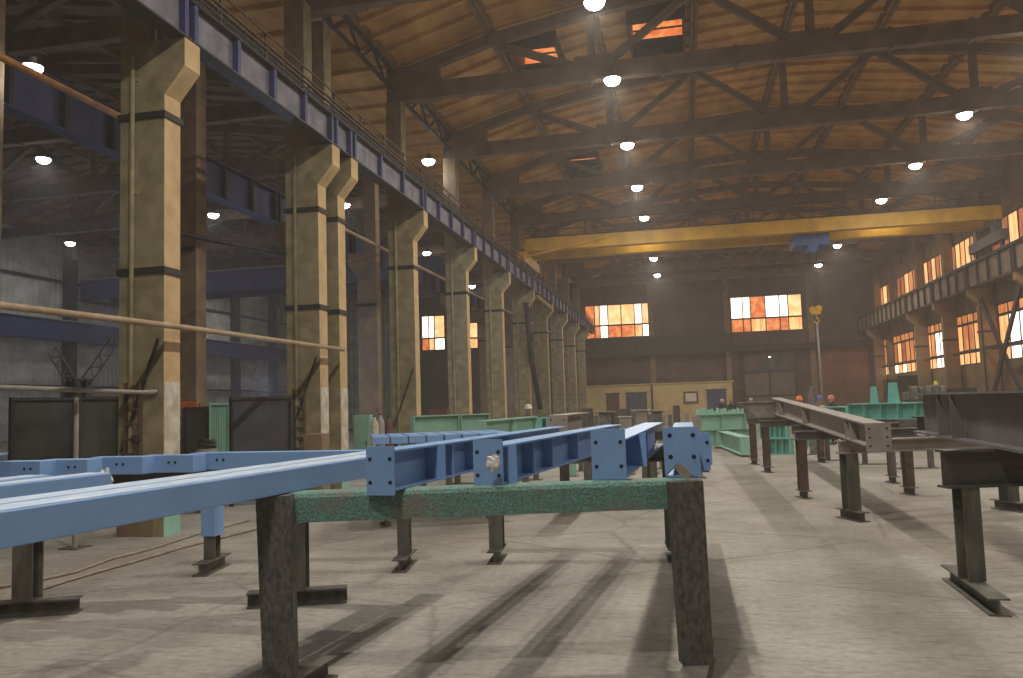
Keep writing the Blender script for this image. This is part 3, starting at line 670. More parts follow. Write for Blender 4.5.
# ------------------------------------------------------------------ people
def person(x, y, label, helmet, cloth, vest=None, face=0., bend=0.):
    o = thing('person', (x, y, 0), label, 'person', rz=face, local=True)
    J = {'pel': (0, 0, .95, .15), 'wst': (0, .01-bend*.1, 1.12, .14), 'chs': (0, -bend*.25, 1.35, .165), 'nek': (0, -.01-bend*.38, 1.51, .06), 'hd': (0, -.03-bend*.45, 1.62, .09), 'hd2': (0, -.02-bend*.47, 1.70, .085)}
    E_ = [('pel', 'wst'), ('wst', 'chs'), ('chs', 'nek'), ('nek', 'hd'), ('hd', 'hd2')]
    for s_, q in ((-1, 'l'), (1, 'r')):
        J[q+'hip'] = (.1*s_, 0, .88, .095); J[q+'kn'] = (.11*s_, -.03, .49, .065); J[q+'an'] = (.11*s_, .02, .1, .045); J[q+'to'] = (.12*s_, -.14, .045, .04)
        J[q+'sh'] = (.19*s_, -bend*.27, 1.42, .062); J[q+'el'] = (.25*s_, -.02-bend*.3, 1.13, .045); J[q+'wr'] = (.21*s_, -.2-bend*.3, .98, .032); J[q+'ha'] = (.19*s_, -.28-bend*.3, .97, .038)
        E_ += [('pel', q+'hip'), (q+'hip', q+'kn'), (q+'kn', q+'an'), (q+'an', q+'to'), ('chs', q+'sh'), (q+'sh', q+'el'), (q+'el', q+'wr'), (q+'wr', q+'ha')]
    ks = list(J); me = bpy.data.meshes.new('body'); me.from_pydata([J[k][:3] for k in ks], [(ks.index(a), ks.index(b)) for a, b in E_], [])
    b = bpy.data.objects.new('body', me); COL.objects.link(b); b.parent = o
    me.materials.append(cloth)
    sk = b.modifiers.new('Skin', 'SKIN'); sv = me.skin_vertices[0].data if me.skin_vertices else None
    if sv is None:
        return o
    for i, k in enumerate(ks): sv[i].radius = (J[k][3], J[k][3]*(.75 if k in ('pel', 'wst', 'chs') else 1)); sv[i].use_root = (i == 0)
    b.modifiers.new('Sub', 'SUBSURF').levels = 1; b.modifiers['Sub'].render_levels = 2
    hx, hy, hz = J['hd'][0], J['hd'][1]-.005, 1.63
    m = MB(); m.lathe((hx, hy, hz), [(.0, -.125), (.045, -.115), (.075, -.06), (.092, 0), (.096, .05), (.085, .1)], 16)
    m.add([(hx-.014, hy-.092, hz-.03), (hx+.014, hy-.092, hz-.03), (hx, hy-.125, hz-.028), (hx, hy-.09, hz+.02)], [(0, 1, 2), (0, 2, 3), (2, 1, 3), (0, 3, 1)])
    m.build('face', X['skin'], o, smooth=True)
    m = MB(); m.lathe((hx, hy+.005, hz+.045), [(.125, 0), (.125, .008), (.112, .015), (.112, .06), (.095, .105), (.055, .135), (.0, .145)], 20)
    m.box(hx-.06, hx+.06, hy-.165, hy-.1, hz+.045, hz+.053); m.build('helmet', helmet, o, smooth=True)
    if vest:
        m = MB(); m.prism([(-.19, -.13-bend*.1), (.19, -.13-bend*.1), (.19, .13), (-.19, .13)], (0, 0, 1.0), (0, -bend*.25, 1.45), (0, 1, 0)); m.build('vest', vest, o, bevel=.05)
    return o
def at_depth(u, v, d):
    ray = fw+rt*((u-511.5)/F)-up*((v-339)/F); return Vector((0, 0, EYE))+ray*d
def ground(u, d): 
    p = at_depth(u, 400, d); return p.x, p.y
for u, d, lab, hm, cl, vs_, fa, be in (
    (526, 26, 'worker in grey clothes and white helmet bending over the short teal pieces', 'h_wh', 'cloth_g', None, .4, .6),
    (800, 27, 'worker with an orange helmet behind the grey tapered beam', 'h_or', 'cloth_g', None, -.3, .2),
    (819, 29, 'worker in a yellow vest with a blue helmet by the hanging sling', 'h_bl', 'cloth_g', 'vest', .5, 0),
    (832, 30, 'worker in dark clothes with a pinkish red helmet beside the yellow vest', 'h_rd', 'cloth_d', None, -1.2, 0),
    (751, 50, 'distant worker in pale helmet in front of the dark gate', 'h_wh', 'cloth_g', None, 0, 0),
    (722, 47, 'distant worker in dark clothes beside the blue door, left of another', 'h_wh', 'cloth_d', None, .2, 0),
    (731, 45, 'distant worker in dark clothes with a reddish helmet by the blue door', 'h_rd', 'cloth_d', None, -.2, 0)):
    x, y = ground(u, d); person(x, y, lab, X[hm], X[cl], X[vs_] if vs_ else None, fa, be)

# ------------------------------------------------------------------ trestles
def trestle(label, p0, p1, ztop, bh, bw, legs, foot, mt_beam, mt_leg, legw=.2, foot_h=.14, section='box', foot_dir=None, group='steel trestles', footmats=None, lean=None):
    p0 = Vector((*p0, 0)); p1 = Vector((*p1, 0)); d = (p1-p0).normalized(); nrm = Vector((-d.y, d.x, 0))
    o = thing('steel_trestle', (p0+p1)/2, label, 'trestle', group)
    zb = ztop-bh; m = MB()
    a = p0+Vector((0, 0, zb)); b = p1+Vector((0, 0, zb))
    if section == 'box':
        r = bh*.18; w = bw/2
        m.prism([(-w, 0), (w, 0), (w, bh-r), (w-r*.35, bh-r*.3), (w-r, bh), (-w+r, bh), (-w+r*.35, bh-r*.3), (-w, bh-r)], a, b)
    else: m.ibeam(a, b, bh, bw, .02, .014)
    m.build('crossbeam', mt_beam, o)
    for i, t in enumerate(legs):
        q = p0+d*t
        lm = MB()
        if lean:
            k = lean[i]; out = -nrm*(bw/2+.062)
            lm.prism([(-legw/2*1.1, -.06), (legw/2*1.1, -.06), (legw/2*1.1, .06), (-legw/2*1.1, .06)], q+out+Vector((0, 0, ztop-.005)), q+out+d*k+Vector((0, 0, foot_h)), tuple(nrm), 0,
                     [(-legw/2, -.06), (legw/2, -.06), (legw/2, .06), (-legw/2, .06)])
            q = q+out+d*k
        elif section == 'box':
            lm.prism([(-legw/2, -legw*.35), (legw/2, -legw*.35), (legw/2, legw*.35), (-legw/2, legw*.35)], q+Vector((0, 0, foot_h)), q+Vector((0, 0, zb)), tuple(nrm))
        else:
            lm.ibeam(q-nrm*legw/2+Vector((0, 0, foot_h)), q-nrm*legw/2+Vector((0, 0, zb)), legw, legw*.9, .016, .012, tuple(nrm))
        lm.build('leg', mt_leg, o)
        fd = Vector((*foot_dir, 0)).normalized() if foot_dir else nrm
        fm = MB(); fm.ibeam(q-fd*foot, q+fd*foot, foot_h-.001, .16, .014, .012); fm.build('foot', (footmats or X['olive']), o)
    return o
bd = Vector((.0945, 1, 0)).normalized()          # direction of the blue beams
bperp = Vector((bd.y, -bd.x, 0))
# T1, nearest
trestle('overspray-speckled steel trestle nearest the camera under the blue beams', (-2.69, 4.90), (.05, 5.61), 1.268, .185, .2, (.13, 2.70), .55, X['overspray'], X['leg1'], .19, foot_dir=(.09, 1), lean=(.03, .02), group='trestles under the blue beams')
trestle('dark steel trestle behind the speckled one, under the blue end plates', (-2.45, 9.5), (.0, 9.75), 1.268, .18, .18, (.22, 2.24), .3, X['olive'], X['olive'], .18, group='trestles under the blue beams', section='i')
trestle('steel trestle at the left under the long foreground blue beams, second support', (-6.18, 6.6), (-3.45, 7.3), 1.268, .16, .18, (.2, 2.65), .45, X['olive'], X['olive'], .2, group='trestles under the blue beams', section='i', foot_dir=(.95, .35))
t4 = trestle('steel trestle at the left under the row of short blue channels, rear support', (-5.62, 8.7), (-2.9, 9.1), 1.268, .16, .18, (.22, 2.45), .35, X['olive'], X['olive'], .15, group='trestles under the blue beams', section='i')
MB().box(-5.485, -5.315, 8.635, 8.83, .40, .72).build('painted_sleeve', X['blue'], t4)['label'] = 'sky blue painted sleeve'
# ------------------------------------------------------------------ blue steelwork
def bolt_holes(m, c, ax, uz, nrm, du, dz, r=.016, skip=()):
    k = 0
    for a in (-1, 1):
        for b in (-1, 1):
            k += 1
            if k in skip: continue
            q = c+ax*a*du+uz*b*dz
            vs = [q+nrm*.002+(ax*math.cos(t)+uz*math.sin(t))*r for t in [i*math.pi/6 for i in range(12)]]
            m.add(vs+[v+nrm*.001 for v in vs], [tuple(range(12)), tuple(range(12, 24))]+[(i, (i+1) % 12, 12+(i+1) % 12, 12+i) for i in range(12)])
def blue_beam(label, start, length, h, w, plate=None, stiff=(), z=1.27, d=bd, mt=None, rag=False, holes=True):
    mt = mt or X['blue']; s = Vector((start[0], start[1], z)); e = s+d*length; pr = Vector((d.y, -d.x, 0))
    o = thing('blue_steel_beam', s+d*length/2, label, 'steel beam', 'blue beams on the trestles')
    m = MB(); m.ibeam(s+d*.016, e, h, w, .013, .012); m.build('i_section', mt, o)
    if plate:
        pw, z0, z1 = plate[:3]; sh = plate[3] if len(plate) > 3 else 0
        c0 = Vector((s.x, s.y, 0))+pr*sh; q = MB()
        q.poly([c0-pr*pw/2+Vector((0, 0, z0)), c0+pr*pw/2+Vector((0, 0, z0)), c0+pr*pw/2+Vector((0, 0, z1)), c0-pr*pw/2+Vector((0, 0, z1))], d*.015)
        pl = q.build('end_plate', mt, o)
        hm = MB(); bolt_holes(hm, c0+Vector((0, 0, (z0+z1)/2)), pr, Vector((0, 0, 1)), -d, pw*.36, (z1-z0)*.24, .013); hm.build('bolt_hole', X['hole'], pl)
    for si, t in enumerate(stiff):
        for sd in (-1, 1):
            c0 = s+d*t; q = MB(); a0, a1 = sorted((sd*.007, sd*(w/2-.003)))
            if si == 0 and sd > 0:
                q.poly([c0+pr*.007+Vector((0, 0, .014)), c0+pr*(w/2)+Vector((0, 0, .014)), c0+pr*(w/2+.002)+Vector((0, 0, -.0)), c0+pr*(w/2+.055)+Vector((0, 0, .0)), c0+pr*(w/2+.055)+Vector((0, 0, h)), c0+pr*(w/2+.002)+Vector((0, 0, h)), c0+pr*(w/2)+Vector((0, 0, h-.014)), c0+pr*.007+Vector((0, 0, h-.014))], d*.012)
                q.build('splice_plate', mt, o); continue
            q.poly([c0+pr*a0+Vector((0, 0, .014)), c0+pr*a1+Vector((0, 0, .014)), c0+pr*a1+Vector((0, 0, h-.014)), c0+pr*a0+Vector((0, 0, h-.014))], d*.012)
            q.build('stiffener', mt, o)
    return o
def xy(u, v, dd): p = at_depth(u, v, dd); return (p.x, p.y)
# A pair in the foreground: channel beams with a paler, streaked top strip
def box_beam(label, s, length, h, w, z=1.27, d=bd, name='blue_steel_beam', group='blue beams on the trestles', rag=False, holes=False):
    s = Vector((s[0], s[1], z)); o = thing(name, s+d*length/2, label, 'steel beam', group)
    m = MB(); m.prism([(-w/2, 0), (w/2, 0), (w/2, h), (-w/2, h)], s, s+d*length); b = m.build('section', X['blue'], o, bevel=.006)
    m = MB(); m.prism([(-w/2+.012, h), (w/2-.012, h), (w/2-.012, h+.004), (-w/2+.012, h+.004)], s+d*.01, s+d*(length-.01)); m.build('pale_top', X['blue_t'], o)
    return o
pr = bperp
nA = Vector((-2.66, 2.8, 0))      # right lower edge of the nearest beam
box_beam('long sky blue beam nearest the camera entering from the left edge', (nA-pr*.12-bd*2.6), 7.2, .148, .225)
box_beam('long sky blue beam lying tight behind the foreground one', (nA-pr*.37-bd*2.6), 6.6, .146, .22)
o = box_beam('shorter sky blue beam ending at the crumpled film, left side', (nA-pr*1.28-bd*1.0), 2.85, .15, .2)
e = nA-pr*1.28+bd*1.88
def rag(label, c, sx, sz, name='crumpled_film'):
    m = MB(); rr = random.Random(int(abs(c[0])*1000)); vs = []; n = 9
    for i in range(n):
        for j in range(n):
            a = math.pi*i/(n-1); b = 2*math.pi*j/n; k = 1+rr.uniform(-.3, .3)
            vs.append((c[0]+sx*k*math.sin(a)*math.cos(b), c[1]+.03*k*math.sin(a)*math.sin(b), c[2]+sz*k*math.cos(a)))
    fs = [(i*n+j, i*n+(j+1) % n, (i+1)*n+(j+1) % n, (i+1)*n+j) for i in range(n-1) for j in range(n)]
    m.add(vs, fs); return tag(m.build(name, X['rag']), label, 'film wrap')
rag('crumpled pale film wrapped on the end of the shorter blue beam', (e.x, e.y+.03, 1.36), .05, .075)
o = box_beam('short sky blue beam end showing behind, farthest left', (nA-pr*1.62-bd*.9), 2.6, .15, .2)
# row of short channel pieces
sd_ = Vector((1, -.09, 0)).normalized()
ends = [((-5.78, 6.2), .33), ((-5.45, 6.33), .36), ((-5.18, 6.6), .44), ((-4.74, 6.72), .42), ((-4.42, 6.98), 2.1)]
names = ['leftmost', 'second from the left', 'third from the left', 'fourth from the left', 'longest and rightmost']
for i, ((x, y), L) in enumerate(ends):
    o = thing('blue_channel_piece', (x, y, 1.27), f'sky blue bolt-holed channel, {names[i]} of the channel row', 'steel channel', 'row of blue channels')
    m = MB(); s = Vector((x, y, 0)); e1 = s+sd_*L; b1 = s+Vector((-.15, .03, 0)) 
    top = [s, e1, e1+Vector((.02, .17, 0)), b1+Vector((0, .16, 0)), b1]
    m.poly([Vector((p.x, p.y, 1.27)) for p in top], (0, 0, .155)); m.build('section', X['blue'], o, bevel=.004)
    hm = MB(); nn = Vector((sd_.y, -sd_.x, 0))
    for t in (.16, .23):
        q = s+sd_*t+Vector((0, 0, 1.36))
        vs = [q+nn*.003+(sd_*math.cos(a)+Vector((0, 0, 1))*math.sin(a))*.013 for a in [j*math.pi/5 for j in range(10)]]
        hm.add(vs+[v-nn*.002 for v in vs], [tuple(range(10)), tuple(range(10, 20))])
    hm.build('bolt_hole', X['hole'], o)
# I section end at the extreme left
blue_beam('sky blue I beam end with recessed web at the left frame edge', (-5.6, 5.1), 3, .17, .22, z=1.27, d=Vector((-.55, .83, 0)).normalized())
# beams with end plates over the trestle
p = xy(380, 470, 5.15); blue_beam('sky blue I beam whose leftmost plate hangs over the speckled trestle', p, 4.6, .25, .2, (.19, 1.243, 1.545), (.7, 1.0, 1.5, 2.4))
p = xy(488, 465, 5.33); blue_beam('sky blue I beam with pale crumpled film on its end plate', p, 4.5, .25, .2, (.2, 1.25, 1.56), (.12, .75, 1.3, 2.2))
p = xy(608.5, 455, 5.42); blue_beam('sky blue I beam with a wide clean end plate, third from the left', p, 4.35, .26, .21, (.225, 1.272, 1.6), (1.1, 2.0), d=Vector((.03, 1, 0)).normalized())
rag('crumpled pale film taped to the second blue end plate', (xy(494, 462, 5.22)[0], xy(494, 462, 5.22)[1]-.01, at_depth(494, 463, 5.22).z), .045, .05)
# rightmost with notched plate and a tilted neighbour
p = xy(682, 452, 5.42); s = Vector((p[0], p[1], 0))
o = blue_beam('sky blue I beam with a corner-cut end plate above the right trestle leg', p, 4.3, .25, .2, None, (.8, 1.9), d=Vector((.0, 1, 0)))
dd = bd; q = MB(); prr = bperp
A_ = lambda a, z: s+prr*a+Vector((0, 0, z))
q.poly([A_(-.115, 1.27), A_(-.075, 1.41), A_(.06, 1.275), A_(.115, 1.275), A_(.115, 1.6), A_(-.12, 1.6)][:0] or [A_(-.115, 1.29), A_(-.03, 1.36), A_(.07, 1.275), A_(.115, 1.28), A_(.112, 1.6), A_(-.122, 1.6)], dd*.015)
pl = q.build('end_plate', X['blue'], o)
hm = MB(); bolt_holes(hm, s+Vector((0, 0, 1.475)), prr, Vector((0, 0, 1)), -dd, .075, .07, .015); hm.build('bolt_hole', X['hole'], pl)
q = MB(); tt = Vector((.9, -.1, 0)).normalized()
q.poly([A_(-.12, 1.27)+dd*.05, A_(-.05, 1.34)+dd*.05, A_(-.05, 1.41)+dd*.05, A_(-.12, 1.41)+dd*.05], dd*.01); q.build('gusset_plate', X['blue'], o)
p = xy(701, 450, 5.75); blue_beam('narrow tilted sky blue plate girder behind the corner-cut plate', p, 1.2, .23, .1, (.12, 1.285, 1.545), (.7,), d=Vector((-.02, 1, 0)).normalized())
# tag hanging at the leg head
c0 = at_depth(683, 471, 5.22); m = MB(); n = 18; vs = []
for i in range(n):
    a = 2*math.pi*i/n; e_, g_ = math.cos(a)*.062, math.sin(a)*.032; vs.append(c0+rt*(e_*.72+g_*.7)+Vector((0, 0, 1))*(g_*.7-e_*.7))
m.poly(vs, bd*.012); tag(m.build('metal_tag', X['steel_lt']), 'oval pale metal ring plate at the head of the right trestle leg', 'tag')

# far row of eight short blue beams
tr = thing
base = Vector((*xy(372, 440, 12.2), 0)); stp = (Vector((*xy(514, 440, 12.6), 0))-base)/8
ang = stp.normalized(); bk = Vector((-ang.y, ang.x, 0))
trestle('low dark trestle under the far row of blue beams, front', (base-ang*.2+bk*.7).to_2d(), (base+stp*8+ang*.3+bk*.7).to_2d(), 1.1, .15, .16, (.4, 2.1), .3, X['olive'], X['olive'], .16, section='i', group='trestles under the far blue row')
for i in range(8):
    c0 = base+stp*(i+.5); w = stp.length*.9
    o = thing('blue_steel_beam', c0+bk*.8+Vector((0, 0, 1.1)), f'short blue I beam in the far side by side row, {["first at the left","second","third","fourth","fifth","sixth","seventh","last at the right"][i]}', 'steel beam', 'far row of blue beams')
    m = MB(); m.ibeam(c0+Vector((0, 0, 1.102)), c0+bk*1.8+Vector((0, 0, 1.102)), .27, w, .02, .05); m.build('i_section', X['blue'], o)
    m = MB(); a = c0-ang*w*.5; m.poly([a+Vector((0, 0, 1.27)), a+ang*w+Vector((0, 0, 1.27)), a+ang*w+Vector((0, 0, 1.372)), a+Vector((0, 0, 1.372))], -bk*.012); m.build('end_plate', X['blue'], o)

# ------------------------------------------------------------------ right side grey steelwork
def P3(u, v, d, z=None):
    p = at_depth(u, v, d)
    if z is not None: p.z = z
    return p
GL = 'grey beams on the right trestles'
def grey_ibeam(label, a, b, h, h2, w, mt, stiff=(), plate=None, tri=False, group=GL, side=-1, tf=.02, over=0):
    d = (b-a).normalized(); dh = Vector((d.x, d.y, 0)).normalized(); pr_ = Vector((dh.y, -dh.x, 0))
    o = thing('grey_steel_beam', (a+b)/2, label, 'steel beam', group)
    m = MB(); m.ibeam(a, b, h, w, tf, .014, h2=h2)
    if over: m.prism([(-w/2, h-tf), (w/2, h-tf), (w/2, h), (-w/2, h)], a-d*over, a)
    m.build('i_section', mt, o)
    L = (b-a).length
    for t in stiff:
        c0 = a+d*t; hh = h+(h2-h)*t/L
        for sd in (-1, 1):
            q = MB()
            if tri: q.poly([c0+pr_*sd*(w/2)+Vector((0, 0, tf)), c0+pr_*sd*.009+Vector((0, 0, tf)), c0+pr_*sd*.009+Vector((0, 0, tf+.06)), c0+pr_*sd*(w/2-.03)+Vector((0, 0, hh-tf)), c0+pr_*sd*(w/2)+Vector((0, 0, hh-tf))], d*.014)
            else: q.poly([c0+pr_*sd*.008+Vector((0, 0, tf)), c0+pr_*sd*(w/2-.004)+Vector((0, 0, tf)), c0+pr_*sd*(w/2-.004)+Vector((0, 0, hh-tf)), c0+pr_*sd*.008+Vector((0, 0, hh-tf))], d*.014)
            q.build('stiffener', mt, o)
    if plate:
        pw, dz, ph, end = plate; c0 = (b if end else a)+d*(.002 if end else -.018)
        q = MB(); q.poly([c0-pr_*pw/2+Vector((0, 0, dz)), c0+pr_*pw/2+Vector((0, 0, dz)), c0+pr_*pw/2+Vector((0, 0, dz+ph)), c0-pr_*pw/2+Vector((0, 0, dz+ph))], d*.016)
        pl = q.build('end_plate', mt, o); hm = MB()
        for zz in (.2, .5, .8):
            for sx in (-1, 1):
                q0 = c0+pr_*pw*.34*sx+Vector((0, 0, dz+ph*zz))+d*(.017 if end else -.001)
                vs = [q0+(pr_*math.cos(t)+Vector((0, 0, 1))*math.sin(t))*.014 for t in [i*math.pi/5 for i in range(10)]]
                hm.add(vs+[v+d*.001 for v in vs], [tuple(range(10)), tuple(range(10, 20))])
        hm.build('bolt_hole', X['hole'], pl)
    return o
# tapered grey rafter
a = P3(776, 413, 23.2); b = P3(879, 447, 10.3)
L1 = (b-a).length
grey_ibeam('long tapered pale grey beam running away over several trestles, with a drilled end plate', a, b, .43, .29, .26, X['steel_lt'], (2.2, L1*.52, L1-1.6, L1-1.25), (.3, -.06, .36, True))
# second, its end cut on the slant
a2 = P3(752, 416, 25.5); b2 = P3(768, 421, 20.5); d = (b2-a2).normalized()
o = thing('grey_steel_beam', (a2+b2)/2, 'pale grey beam with a slanting cut end left of the tapered one', 'steel beam', GL)
wb = MB(); sx_ = Vector((.98, .2, 0)); c0 = P3(741, 403, 22.5)
zt = c0.z
wb.poly([c0, c0+sx_*.95, c0+sx_*.95-Vector((0, 0, .5)), c0+sx_*.5-Vector((0, 0, .5))], (0, .02, 0)); wb.build('web', X['steel_lt'], o)
m = MB(); m.poly([c0+Vector((-.03, -.13, 0)), c0+Vector((1.0, .07, 0)), c0+Vector((.95, .35, 0)), c0+Vector((-.08, .15, 0))], (0, 0, .022)); m.build('flange', X['steel_lt'], o)
m = MB(); m.poly([c0+Vector((0, -.12, -.003)), c0+sx_*.5+Vector((0, -.12, -.503)), c0+sx_*.5+Vector((0, .14, -.503)), c0+Vector((0, .14, -.003))], (-.02, 0, -.015)); m.build('slanting_flange', X['steel_gr'], o)
# dark plate girder at the right edge
a = P3(926, 434.5, 10.7); b = P3(1026, 457, 6.9); a.z = b.z = 1.27; d = (b-a).normalized()
def t_at(u):
    best = min((abs(((lambda q: 511.5+F*(q.dot(rt))/(q.dot(fw)))(a+d*t-Vector((0, 0, EYE))))-u), t) for t in [i*.02 for i in range(400)]); return best[1]
grey_ibeam('deep dark grey plate girder with triangular stiffeners at the right edge', a, b+d*2.5, .5, .5, .3, X['steel_pg'], (t_at(953), t_at(968)), None, True, over=.35)
# trestles right
def rtrestle(label, g0, g1, zt, bh, mtb, mtl, ext=(.25, .25), lw=.18, sec='i', foot=.35, fd=None):
    g0 = Vector((*g0, 0)); g1 = Vector((*g1, 0)); dd_ = (g1-g0).normalized()
    trestle(label, (g0-dd_*ext[0]).to_2d(), (g1+dd_*ext[1]).to_2d(), zt, bh, .18, (ext[0], ext[0]+(g1-g0).length), foot, mtb, mtl, lw, section=sec, foot_dir=fd, group='trestles under the grey beams')
rtrestle('dark steel trestle with a deep crossbeam under the plate girder at the right edge', (2.36, 8.0), (4.6, 8.55), 1.268, .33, X['steel_dg'], X['olive'], (.2, .3), .17, 'i', .7, (.03, 1))
rtrestle('grey trestle under the near end of the tapered beam', (2.25, 12.75), (4.63, 13.7), 1.13, .19, X['steel_lt'], X['olive'], (.15, .3), .2, foot=.3)
rtrestle('rusty legged trestle under the middle of the tapered beam', (1.95, 15.5), (3.78, 15.9), 1.17, .16, X['steel_gr'], X['rust'], (.1, .2), .16, foot=.2)
rtrestle('rusty legged trestle just behind the middle one', (2.25, 18.0), (3.99, 18.05), 1.2, .18, X['olive'], X['olive'], (.15, .2), .15, foot=.25)
rtrestle('brown trestle below the slanting grey beam end', (1.83, 20.9), (3.7, 21.3), 1.24, .16, X['steel_gr'], X['rust'], (.12, .2), .16, foot=.25)
rtrestle('farthest brown trestle under the tapered beam', (1.72, 23.4), (3.5, 23.8), 1.25, .16, X['steel_gr'], X['rust'], (.12, .2), .16, foot=.25)
# dark beam stub left of plate girder
o = grey_ibeam('small dark beam end lying beside the plate girder', P3(918, 433, 12.2), P3(929, 430, 13.2), .24, .24, .16, X['dark'])

# ------------------------------------------------------------------ green primed steel
GG = 'mint green beams'
def green_beam(label, a, b, h, w, mt='green', stiff=0, group=GG, on=None):
    d = (b-a).normalized(); pr_ = Vector((d.y, -d.x, 0)).normalized()
    o = thing('green_steel_beam', (a+b)/2, label, 'steel beam', group)
    m = MB(); m.ibeam(a, b, h, w, .025, .02); m.build('i_section', X[mt], o)
    L = (b-a).length
    for i in range(stiff):
        c0 = a+d*(L-.02)*i/(max(1, stiff-1))
        for sd in (-1, 1):
            q = MB(); q.poly([c0+pr_*sd*.011+Vector((0, 0, .026)), c0+pr_*sd*(w/2-.005)+Vector((0, 0, .026)), c0+pr_*sd*(w/2-.005)+Vector((0, 0, h-.026)), c0+pr_*sd*.011+Vector((0, 0, h-.026))], d*.018)
            q.build('stiffener', X[mt], o)
    return o
def stands(name_label, pts, ztop, mt='olive', group='timber and steel stands'):
    for i, (x, y) in enumerate(pts):
        o = thing('steel_stand', (x, y, 0), f'{name_label}, {["first","second","third","fourth"][i]} from the left', 'stand', group)
        m = MB(); m.box(x-.4, x+.4, y-.09, y+.09, ztop-.16, ztop-.001); m.build('crossbeam', X[mt], o)
        for s_ in (-.3, .3):
            m = MB(); m.box(x+s_-.06, x+s_+.06, y-.06, y+.06, .02, ztop-.161); m.build('leg', X[mt], o)
        m = MB(); m.box(x-.45, x+.45, y-.15, y+.15, 0, .019); m.build('foot_plate', X[mt], o)
def pt(u, d, z): 
    p = at_depth(u, 400, d); return Vector((p.x, p.y, z))
# left group
a, b = pt(412, 18.5, 1.12), pt(457, 19.0, 1.12); green_beam('mint green I beam behind the blue row, left length of the joined pair', a, b, .5, .25, 'green', 2)
a2, b2 = pt(458.5, 19.02, 1.12), pt(487, 19.4, 1.12); green_beam('mint green I beam behind the blue row, right length of the joined pair', a2, b2, .5, .25, 'green', 2)
stands('dark stand under the joined mint green beams', [(a.x+.5, a.y+.05), (b2.x-.45, b2.y-.05)], 1.12, group='stands of the left green beams')
a, b = pt(480, 16.5, 1.1), pt(532, 20.5, 1.1); green_beam('slim mint green I beam right of the joined pair, pointing toward the white helmet', a, b, .4, .25, 'green', 3)
stands('dark stand under the slim mint green beam', [(a.x+.4, a.y+.9), (b.x-.15, b.y-.6)], 1.1, group='stands of the slim green beam')
for i in range(6):
    c0 = pt(510+i*9.5, 23+i*.3, 0); green_beam(f'short teal frame piece in a row near the white helmet, {["first","second","third","fourth","fifth","sixth"][i]} from the left', Vector((c0.x, c0.y, 1.02)), Vector((c0.x+.0, c0.y+1.2, 1.02)), .38, .17, 'teal', 2, 'short teal pieces at the left')
trestle('dark trestle carrying the short teal frame pieces', pt(508, 23.4, 0).to_2d(), pt(558, 25.2, 0).to_2d(), 1.0, .16, .16, (.2, 1.2), .25, X['olive'], X['olive'], .14, section='i', group='far trestles')
# right group
a, b = P3(724, 452, 30.5, .06), P3(747, 461, 25.2, .06); green_beam('mint green I beam lying on the floor with its end toward the rusty legs', a, b, .55, .36, 'green', 2)
m = MB(); m.box(a.x-.35, a.x+.35, a.y-.5, a.y-.3, 0, .058); tag(m.build('timber_packer', X['rust']), 'low dark packer under the floor lying green beam', 'packer')
a, b = pt(692, 31.5, .003), pt(752, 32.5, .003); green_beam('large mint green beam crossing behind the floor lying one, lowest of its stack', a, b, .62, .4, 'green', 4)
a, b = pt(696, 31.55, .626), pt(742, 32.3, .626); green_beam('large mint green beam resting on top of its stack', a, b, .6, .4, 'green', 3)
a, b = pt(762, 26.5, .003), pt(789, 26.0, .003); green_beam('turquoise ribbed beam between the rusty legs, lowest', a, b, .5, .45, 'teal', 5)
a, b = pt(760, 26.6, .507), pt(786, 26.1, .507); green_beam('turquoise ribbed beam between the rusty legs, laid on another', a, b, .42, .4, 'teal', 6)
a, b = pt(800, 30, .05), pt(830, 31, .05); green_beam('turquoise beam low on the floor behind the tapered grey beam', a, b, .5, .35, 'teal', 4)
# bits on top of the stack
rr = random.Random(5)
ordn = ["first","second","third","fourth","fifth","sixth","seventh","eighth","ninth","tenth","eleventh","twelfth","thirteenth","last"]
for i in range(14):
    u = 697+i*3.4; c0 = pt(u, 31.7+.06*i, 1.23)
    o = thing('bracket_offcut', c0, f'small mint green gusset in the heap on the green stack, {ordn[i]} from the left', 'bracket', 'green gussets on the stack')
    hh = rr.uniform(.1, .24); a_ = rr.uniform(-.6, .6); vx = Vector((math.cos(a_), math.sin(a_), 0)); q1, q2, q3 = rr.uniform(.75, 1), rr.uniform(.6, 1), rr.uniform(-.04, .04)
    m = MB(); m.poly([c0-vx*.055, c0+vx*.055, c0+vx*.06+Vector((0, 0, hh*q1)), c0+vx*q3+Vector((0, 0, hh)), c0-vx*.06+Vector((0, 0, hh*q2))], Vector((-vx.y, vx.x, 0))*.05); m.build('gusset', X['green'], o)
    m = MB(); m.box(c0.x-.058, c0.x+.058, c0.y-.12, c0.y+.12, 1.23, 1.25); m.build('flange_plate', X['teal' if i % 3 == 0 else 'green'], o)

# right far green frame with two upright plates
a, b = pt(852, 21.5, 1.16), pt(938, 19.5, 1.16); green_beam('turquoise ribbed frame beam at eye level left of the plate girder', a, b, .4, .4, 'teal', 6)
d = (b-a).normalized(); L = (b-a).length
for i, (u, wd, hh) in enumerate(((876, .24, .42), (896, .34, .5))):
    t_ = (u-852)/(938-852)*L; c0 = a+d*t_+Vector((0, 0, .402))
    o = MB().poly([c0-d*wd/2, c0+d*wd/2, c0+d*wd*.33+Vector((0, 0, hh)), c0-d*wd*.33+Vector((0, 0, hh))], (0, .03, 0)).build('upright_plate', X['teal'])
    tag(o, ['smaller', 'larger'][i]+' turquoise upright plate standing on the ribbed frame beam', 'steel plate', 'upright turquoise plates')
stands('dark stand under the turquoise ribbed frame beam', [(a.x+.5, a.y-.1), (b.x-.5, b.y+.2)], 1.158, group='stands of the ribbed frame')
